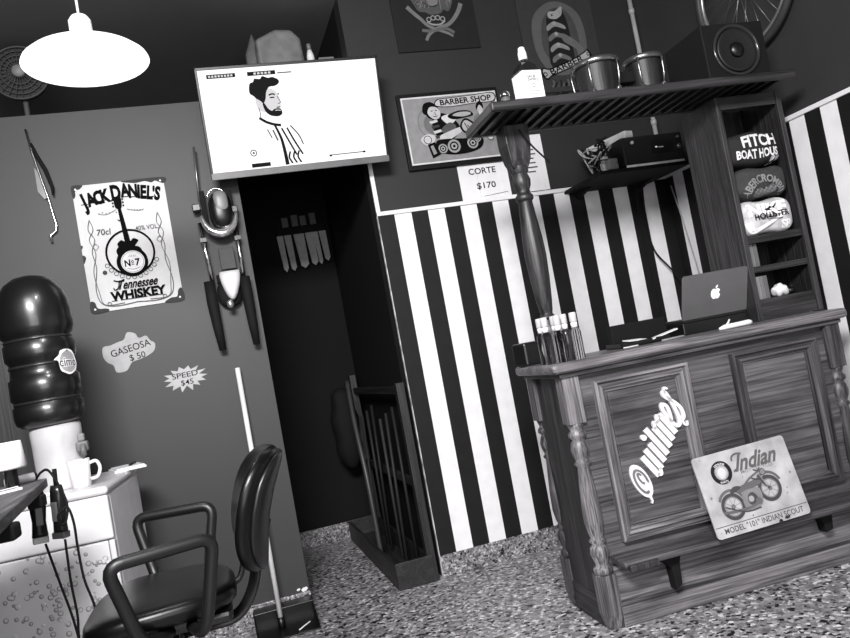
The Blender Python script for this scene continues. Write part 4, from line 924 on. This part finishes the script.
d.build('emblem', e, (0, -.072-.0055*.94-.107*.342-.0006, .008+.107*.94-.0055*.342), (math.radians(20), 0, 0))['label'] = 'lit white apple-shaped emblem'
# white comb-like handle in front of the laptop
e = bar_thing('plastic_wand', 'white plastic wand with a thin wire lying in front of the laptop', 'wand', .87, .075, HC)
MB().tube([(-.075, 0, .009), (-.05, 0, .012), (.02, 0, .013), (.07, 0, .014), (.082, 0, .013)], [.005, .011, .011, .012, .008], n=10).build('grip', WHITEP, e)
MB().tube([(-.04, .01, .012), (-.02, .012, .028), (-.01, .014, .04)], .004, n=6).build('wire', WHITEP, e)

# ------------------------------------------------------------------ motorcycle tin sign leaning on the counter ledge
e = empty('motorcycle_sign', 'pale tin motorcycle sign leaning on the ledge of the bar counter', 'sign', (1.968, -1.39, .4385), (-.225, -.03, TH))
SB = paint('tin_cream', .66, .45, var=.13, scale=11)
P = []
w, h, r = .426, .319, .014
for cx, cz, a in ((w/2-r, h/2-r, 0), (-w/2+r, h/2-r, 90), (-w/2+r, -h/2+r, 180), (w/2-r, -h/2+r, 270)):
    for i in range(5): A = math.radians(a+i*22.5); P.append((cx+r*math.cos(A), cz+r*math.sin(A)))
MB().prism(P, 0, .006, SB).build('panel', SB, e)
d = Decal(); M1, M2, M3 = G(.36), G(.48), G(.27)
d.rect(-w/2+.004, w/2-.004, -.118, -.115, G(.3))
d.text('MODEL "101" INDIAN SCOUT', .005, -.135, .021, G(.28), .012, width=.36)
d.text('Indian', .05, .1, .06, G(.33), .03, shear=.5, width=.185); d.stroke([(-.045, .112), (-.04, .128), (-.02, .136), (.005, .132)], .008, G(.33)); d.stroke([(-.03, .07), (-.04, .076), (-.05, .07)], .008, G(.33)); d.text('MOTORCYCLE', .052, .062, .012, G(.5), .01, width=.15)
for x, z, r0, r1 in ((-.105, .08, .03, .042),): d.ring(x, z, r0, r1+.004, G(.12)); d.ring(x, z, r0-.004, r0-.002, G(.3)); d.disc(x, z, .027, G(.66)); d.blob([(x-.01, z-.02), (x-.018, z), (x-.008, z+.016), (x+.006, z+.018), (x+.018, z+.006), (x+.014, z-.012), (x+.004, z-.022)], G(.78))
d.text('GENUINE', -.105, .115, .008, PAPER, .01, arc=.036, width=.05); d.text('PARTS', -.105, .043, .008, PAPER, .01, width=.035)
for x, z, rx in ((-.105, -.055, .052), (.075, -.025, .052)):
    d.ring(x, z, rx-.014, rx, M3); d.ring(x, z, rx-.018, rx-.015, M2); d.disc(x, z, .009, M3, 14)
    for i in range(8): a = i*PI/4+.2; d.stroke([(x, z), (x+(rx-.015)*math.cos(a), z+(rx-.015)*math.sin(a))], .002, M2)
    d.ring(x, z+.006, rx-.001, rx+.01, M1, 24, .3, 2.7)
d.blob([(-.075, .0), (-.05, .012), (.02, .022), (.05, .026), (.055, .012), (.03, -.002), (-.03, -.01), (-.06, -.012)], M1)   # tank
d.blob([(-.1, .0), (-.08, .016), (-.055, .014), (-.05, .004), (-.085, -.006)], M3)   # saddle
d.blob([(-.05, -.015), (.0, -.008), (.03, -.015), (.025, -.07), (-.02, -.085), (-.055, -.075)], M2); d.blob([(-.03, -.03), (-.005, -.022), (.01, -.05), (-.01, -.07), (-.035, -.06)], M3); d.disc(-.02, -.045, .012, G(.6), 14); d.disc(.01, -.06, .014, M1, 14)
d.stroke([(-.155, -.07), (-.1, -.075), (-.03, -.075), (.02, -.06)], .011, M1); d.stroke([(-.14, -.05), (-.06, -.085), (.01, -.085)], .005, M3)
d.stroke([(.04, .035), (.055, .0), (.075, -.025)], .008, M3); d.stroke([(.045, .04), (.058, .01), (.068, -.02)], .004, M2)
d.stroke([(-.03, .012), (.0, .03), (.03, .042), (.055, .05)], .007, M1); d.disc(.066, .042, .014, M2, 16); d.ring(.066, .042, .011, .014, M3, 16); d.stroke([(.01, .03), (.03, .02), (.05, .018)], .006, M3)
d.stroke([(.03, .06), (.045, .052), (.06, .06)], .005, M3)
rr = random.Random(5)
for i in range(26): d.blob([(x_+rr.uniform(-.003, .003), z_+rr.uniform(-.003, .003)) for x_, z_ in [(lambda cx, cz, s_: [(cx, cz+s_), (cx+s_, cz), (cx, cz-s_), (cx-s_, cz)])(rr.uniform(-.2, .2), rr.uniform(-.15, .15), rr.uniform(.0015, .003))][0]], G(.45), 2)
d.blob([(.06, -.157), (.066, -.148), (.075, -.15), (.077, -.158)], G(.15), 3); d.blob([(.088, -.15), (.1, -.143), (.115, -.146), (.105, -.154)], G(.2), 3)
d.build('print', e)

# ------------------------------------------------------------------ small fridge at the left
e = empty('mini_fridge', 'white mini fridge with a droplet-textured door standing left of the chair', 'fridge', (-.42, -.985, 0), (0, 0, -.06))
FW, FD, FH = .56, .7, .93
FWm = paint('fridge_white', .82, .3, var=.02); DRP = droplets('droplet_film', .85)
MB().box(-FW, 0, .04, FD, .04, FH-.03).build('body', paint('fridge_side_lifted', .92, .4, var=.03), e, bevel=.012)  # fridge white raised on the body, painting in light its side lacks
MB().box(-FW-.004, .004, .0, FD, FH-.03, FH).build('top', FWm, e, bevel=.014, seg=4)
MB().box(-FW, 0, 0, .038, FH-.19, FH-.032).build('upper_door', FWm, e, bevel=.008, seg=3)
MB().box(-FW, -.022, 0, .038, .06, FH-.195).build('door', DRP, e, bevel=.006, seg=3)
MB().box(-.02, 0, .002, .038, .06, FH-.195).build('door_edge', FWm, e, bevel=.004)
b = MB()
for x in (-FW+.05, -.05):
    for y in (.08, FD-.06): b.box(x-.02, x+.02, y-.02, y+.02, 0, .045)
b.build('foot', MATTE, e)
FT = FH
# water dispenser with dark jug
e = empty('water_dispenser', 'white water dispenser base on the mini fridge under the dark jug', 'dispenser', (-.605, -.7, FT))
b = MB(); b.lathe([(.094, 0), (.097, .006), (.096, .02), (.09, .03), (.092, .18), (.094, .24), (.088, .25)], n=32); b.build('body', paint('dispenser_white', .74, .35), e)
MB().box(.075, .12, -.09, -.05, .13, .17).build('tap', G(.42), e, bevel=.008); MB().tube([(.1, -.075, .15), (.105, -.115, .15), (.105, -.12, .115)], .012, n=8).build('spout', G(.4), e); MB().box(.085, .11, -.08, -.05, .17, .2).build('tap_lever', G(.5), e, bevel=.006)
e = empty('water_jug', 'dark translucent ribbed water jug upside down on the white dispenser', 'jug', (-.615, -.7, FT+.25))
JM = paint('jug_dark', .07, .3, var=.2, scale=6, coat=.25)
pr = [(.05, 0), (.1, .004), (.122, .02), (.128, .045), (.128, .085), (.119, .095), (.119, .105), (.129, .116), (.129, .19), (.119, .2), (.117, .225), (.117, .255), (.128, .268), (.13, .285), (.13, .325), (.122, .336), (.12, .35), (.131, .36), (.136, .39), (.136, .44), (.131, .49), (.118, .53), (.095, .565), (.06, .59), (.02, .6)]
MB().lathe(pr, JM, n=44).build('jug_body', JM, e)
for z, r_ in ((.1, .1205), (.24, .1185), (.342, .1225)): MB().lathe([(r_, z-.006), (r_+.0035, z), (r_, z+.006)], n=40).build('rib', paint('jug_rib', .14, .3), e)
d = Decal(warp=lambda u, t_, k: ((.1302+k)*math.sin(u/.13+.98), -(.1302+k)*math.cos(u/.13+.98), t_+.235))
d.blob([(-.04, -.03), (-.045, .005), (-.06, .012), (-.04, .028), (-.03, .045), (0, .05), (.03, .04), (.044, .012), (.05, -.01), (.035, -.035), (.0, -.05), (-.025, -.042)], paint('sticker_white', .9, .5)); d.blob([(-.033, -.025), (-.037, .01), (-.022, .036), (0, .041), (.025, .033), (.037, .01), (.038, -.012), (.027, -.031), (0, -.041)], G(.6)); d.text('cimo', -.0, .0, .034, paint('sticker_white', .9, .5), .07, width=.085); d.text('cimo', -.0, .0, .034, G(.3), .02, width=.083)
d.build('sticker', e)['label'] = 'round pale sticker reading cimo'
# mug and papers on the fridge
e = empty('mug', 'plain white mug at the front of the mini fridge top', 'mug', (-.522, -.83, FT))
MB().lathe([(.03, 0), (.034, .003), (.041, .105), (.0395, .106), (.032, .008), (.001, .006)], n=28).build('cup', WHITE, e)
MB().tube(smooth_path([(.036, 0, .085), (.062, 0, .088), (.072, 0, .06), (.06, 0, .03), (.035, 0, .025)]), .0065, n=8).build('handle', WHITE, e, rot=(0, 0, .1))
e = empty('paper_pad', 'white folded paper and dark pen at the back right of the fridge top', 'paper', (-.40, -.38, FT), (0, 0, .25))
MB().box(-.07, .06, -.1, .1, 0, .008).box(-.06, .055, -.09, .09, .008, .014).build('sheet', PAPER, e); MB().tube([(.0, -.05, .019), (.04, .05, .019)], .005).build('pen', BLACK, e)
o = MB().box(-.06, .06, -.03, .03, 0, .012).build('cloth', WHITE, loc=(-.66, -.88, FT), rot=(0, 0, .1), bevel=.004); tag(o, 'folded white cloth left of the mug on the fridge top', 'cloth')

e = empty('dark_cabinet', 'tall narrow dark wooden cabinet at the left edge behind the water jug', 'cabinet', (-1.02, -.105, 0))
DC = wood('cabinet_dark', .06, .17, 'Z')
MB().box(-.24, .24, -.08, .085, .06, 1.6).build('body', DC, e, bevel=.004)
for x0, x1 in ((-.235, -.003), (.003, .235)):
    dr = MB().box(x0, x1, -.098, -.08, .08, 1.58).build('door', DC, e, bevel=.004); MB().blob(((x0+x1)/2*.25, -.108, .85), (.012, .012, .012), None, .9, 12, 8).build('knob', STEEL, dr)
MB().box(-.23, .23, -.06, .085, 0, .06).build('plinth', MATTE, e)

# ------------------------------------------------------------------ barber's desk at the far left with clippers
e = empty('wooden_desk', 'dark wooden desk board entering the picture at the left edge', 'desk', (-.52, -1.42, 0))
DZ = 1.03
DT = wood('desk_wood', .2, .44, 'Y')
MB().prism([(0, 0), (-.95, .0), (-.95, -1.3), (.13, -1.3)], DZ-.026, DZ, M=Mx(((1, 0, 0, 0), (0, 0, 1, 0), (0, 1, 0, 0), (0, 0, 0, 1)))).build('desk_top', DT, e, bevel=.003)
MB().box(-.93, -.2, -1.27, -.3, DZ-.14, DZ-.027).build('apron', wood('desk_dark', .1, .2, 'Y'), e)
for x in (-.9, -.22):
    for y in (-1.24, -.34): MB().box(x-.03, x+.03, y-.03, y+.03, 0, DZ-.14).build('leg', wood('desk_dark', .1, .2, 'Y'), e)
for y in (-.24, -.8): MB().box(-.03, .01, y-.03, y+.03, DZ-.06, DZ-.0262, M=Mx.Translation((.0-.1*y, 0, 0))).build('hook_block', MATTE, e, bevel=.006)
def clipper(label, x, y, rz, hang):
    e = empty('hair_clipper', label, 'clipper', (x, y, 1.0), (0, .06, rz), 'hair clippers hanging from the desk corner')
    b = MB(); R = []
    for z, hw, hd in ((0, .018, .014), (-.02, .022, .017), (-.06, .024, .02), (-.1, .02, .018), (-.13, .022, .018), (-.145, .024, .016)):
        R.append([(hw*math.cos(2*PI*k/14), hd*math.sin(2*PI*k/14), z) for k in range(14)])
    b.rings(R); b.build('body', paint('clipper_black', .1, .25), e)
    MB().box(-.022, .022, -.016, .014, -.165, -.145).build('blade', STEEL, e, bevel=.002)
    MB().box(-.01, .01, -.022, -.014, -.11, -.05).build('switch', GREYP, e, bevel=.002)
    MB().tube(fillet([(0, 0, 0), (0, 0, .03), (0, -.0, .05)], .01), .007, n=8).build('strain_relief', MATTE, e)
    return e
clipper('black hair clipper hanging at the desk corner, the larger left one', -.562, -1.385, .3, 0)
clipper('slim black hair trimmer hanging right of the larger clipper', -.506, -1.378, -.5, 0)
e = empty('clipper_cord', 'black cords looping from the hanging clippers down to the floor', 'cord', (-.535, -1.385, 0))
MB().tube(smooth_path([(-.02, -.02, 1.03), (.0, -.02, 1.05), (.022, -.03, 1.05), (.045, -.035, 1.0), (.06, -.04, .94), (.05, -.045, .89), (.035, -.05, .885), (.035, -.055, .915), (.06, -.045, .93), (.07, -.04, .88), (.068, -.03, .8), (.072, -.03, .7), (.09, -.03, .6), (.1, -.03, .4), (.06, -.03, .1), (.05, -.03, .006)]), .0042, n=6).build('cord', MATTE, e)
MB().tube(smooth_path([(-.025, -.0, .83), (.0, -.01, .7), (.02, -.02, .6), (.03, -.02, .5), (.04, -.02, .3), (.04, -.02, .006)]), .0042, n=6).build('cord', MATTE, e)
MB().tube(smooth_path([(.03, .005, .83), (.03, -.01, .7), (.035, -.02, .6), (.03, -.02, .5), (.06, -.02, .3), (.08, -.02, .006)]), .0042, n=6).build('cord', MATTE, e)
# things on the desk
e = empty('white_pot', 'white tapered pot with a black stem on the desk at the left edge', 'pot', (-.578, -1.58, DZ))
MB().lathe([(.018, .0), (.018, .055), (.02, .06)], n=18).build('stem', BLACK, e); MB().lathe([(.04, .055), (.045, .06), (.038, .13), (.036, .132)], n=24).build('pot', WHITE, e)
o = MB().tube([(-.04, -.0, .013), (.04, .0, .013)], .013, n=16).build('towel', WHITE, loc=(-.585, -1.46, DZ), rot=(0, 0, .5)); tag(o, 'rolled white towel on the desk right of the white pot', 'towel')
o = MB().tube([(-.05, -.0, .02), (.05, .0, .02)], .02, n=16).build('towel', WHITE, loc=(-.7, -1.44, DZ), rot=(0, 0, .2)); tag(o, 'rolled white towel on the desk behind the white pot', 'towel')
for i, (x, y) in enumerate(((-.6, -1.62), (-.575, -1.69))):
    e = empty('comb_card', ['white card with black stripes on the desk edge, nearer the pot', 'white card with black stripes on the desk edge, farther from the pot'][i], 'card', (x-.01, y, DZ), (0, 0, .6), 'striped cards on the desk')
    MB().box(-.05, .05, -.02, .02, 0, .006).build('card', PAPER, e)
    b = MB()
    for k in range(2): b.box(-.045, .045, -.012+k*.014, -.006+k*.014, .006, .0066)
    b.build('stripe', INK, e)

# ------------------------------------------------------------------ barber's stool chair
e = empty('office_chair', 'black padded armchair on a swivel base in the left foreground', 'chair', (-.2, -1.72, 0), (0, 0, 0))
SZ = .685
def seatfn(p): return Vector((p.x, p.y*(1-.1*(p.x/.2)), p.z+.012*(p.y/.23)**2-.02*max(0, -p.x/.2-.4)))
MB().blob((-.02, 0, SZ-.035), (.2, .235, .04), None, .62, 44, 16, fn=seatfn).build('seat', LEATHER, e)
MB().box(-.2, .16, -.17, .17, SZ-.09, SZ-.06).build('seat_pan', BLACK, e, bevel=.012)
def backfn(p):
    return Vector((p.x-.05*(p.y/.21)**2-.025*math.cos(p.z/.17*1.5), p.y*(1-.14*max(0, -p.z/.17)-.06*max(0, p.z/.17)), p.z))
MB().blob((0, 0, 0), (.034, .2, .175), None, .62, 36, 24, fn=backfn).build('backrest', LEATHER, e, (.29, 0, .845), (0, .3, 0))
MB().blob((0, 0, 0), (.018, .188, .166), None, .62, 32, 20, fn=backfn).build('back_shell', BLACK, e, (.316, 0, .837), (0, .3, 0))
MB().tube(fillet([(-.02, 0, SZ-.13), (.17, 0, SZ-.13), (.22, 0, SZ-.07), (.25, 0, .71), (.29, 0, .81)], .06), .02, n=10, flat=.5).build('back_support', BLACK, e)
MB().tube(smooth_path([(.14, .05, SZ-.05), (.19, .05, SZ-.035), (.215, .05, SZ+.03), (.245, .05, SZ+.09)]), .009, n=8).build('back_stay', BLACK, e)
for sg in (-1, 1):
    P = fillet([(-.0, sg*.17, SZ-.075), (-.045, sg*.25, SZ-.07), (-.06, sg*.31, SZ-.03), (-.10, sg*.357, .842), (.145, sg*.282, .842), (.10, sg*.27, SZ-.04), (.08, sg*.25, SZ-.075), (.05, sg*.15, SZ-.075)], .04, 5)
    MB().tube(P, .0165, n=12).build('armrest', paint('arm_black', .06, .42, bump=.03), e)
MB().tube([(0, 0, .12), (0, 0, SZ-.09)], .028, n=16).build('gas_column', BLACK, e); MB().tube([(0, 0, .1), (0, 0, .3)], .04, n=16).build('column_cover', MATTE, e)
MB().tube([(.02, -.1, SZ-.1), (.03, -.24, SZ-.11)], .006).build('height_lever', STEEL, e)
for k in range(5):
    a = 2*PI*k/5+.3; u = Vector((math.cos(a), math.sin(a), 0))
    lg = MB().tube([Vector((0, 0, .12)), u*.15+Vector((0, 0, .105)), u*.3+Vector((0, 0, .075))], [.028, .024, .018], n=10).build('leg', BLACK, e)
    MB().lathe([(.024, -.012), (.027, -.008), (.027, .008), (.024, .012)], M=Mx.Translation(u*.3+Vector((0, 0, .0275))) @ Mx.Rotation(a, 4, 'Z') @ Mx.Rotation(PI/2, 4, 'X'), n=18).build('caster', MATTE, lg)
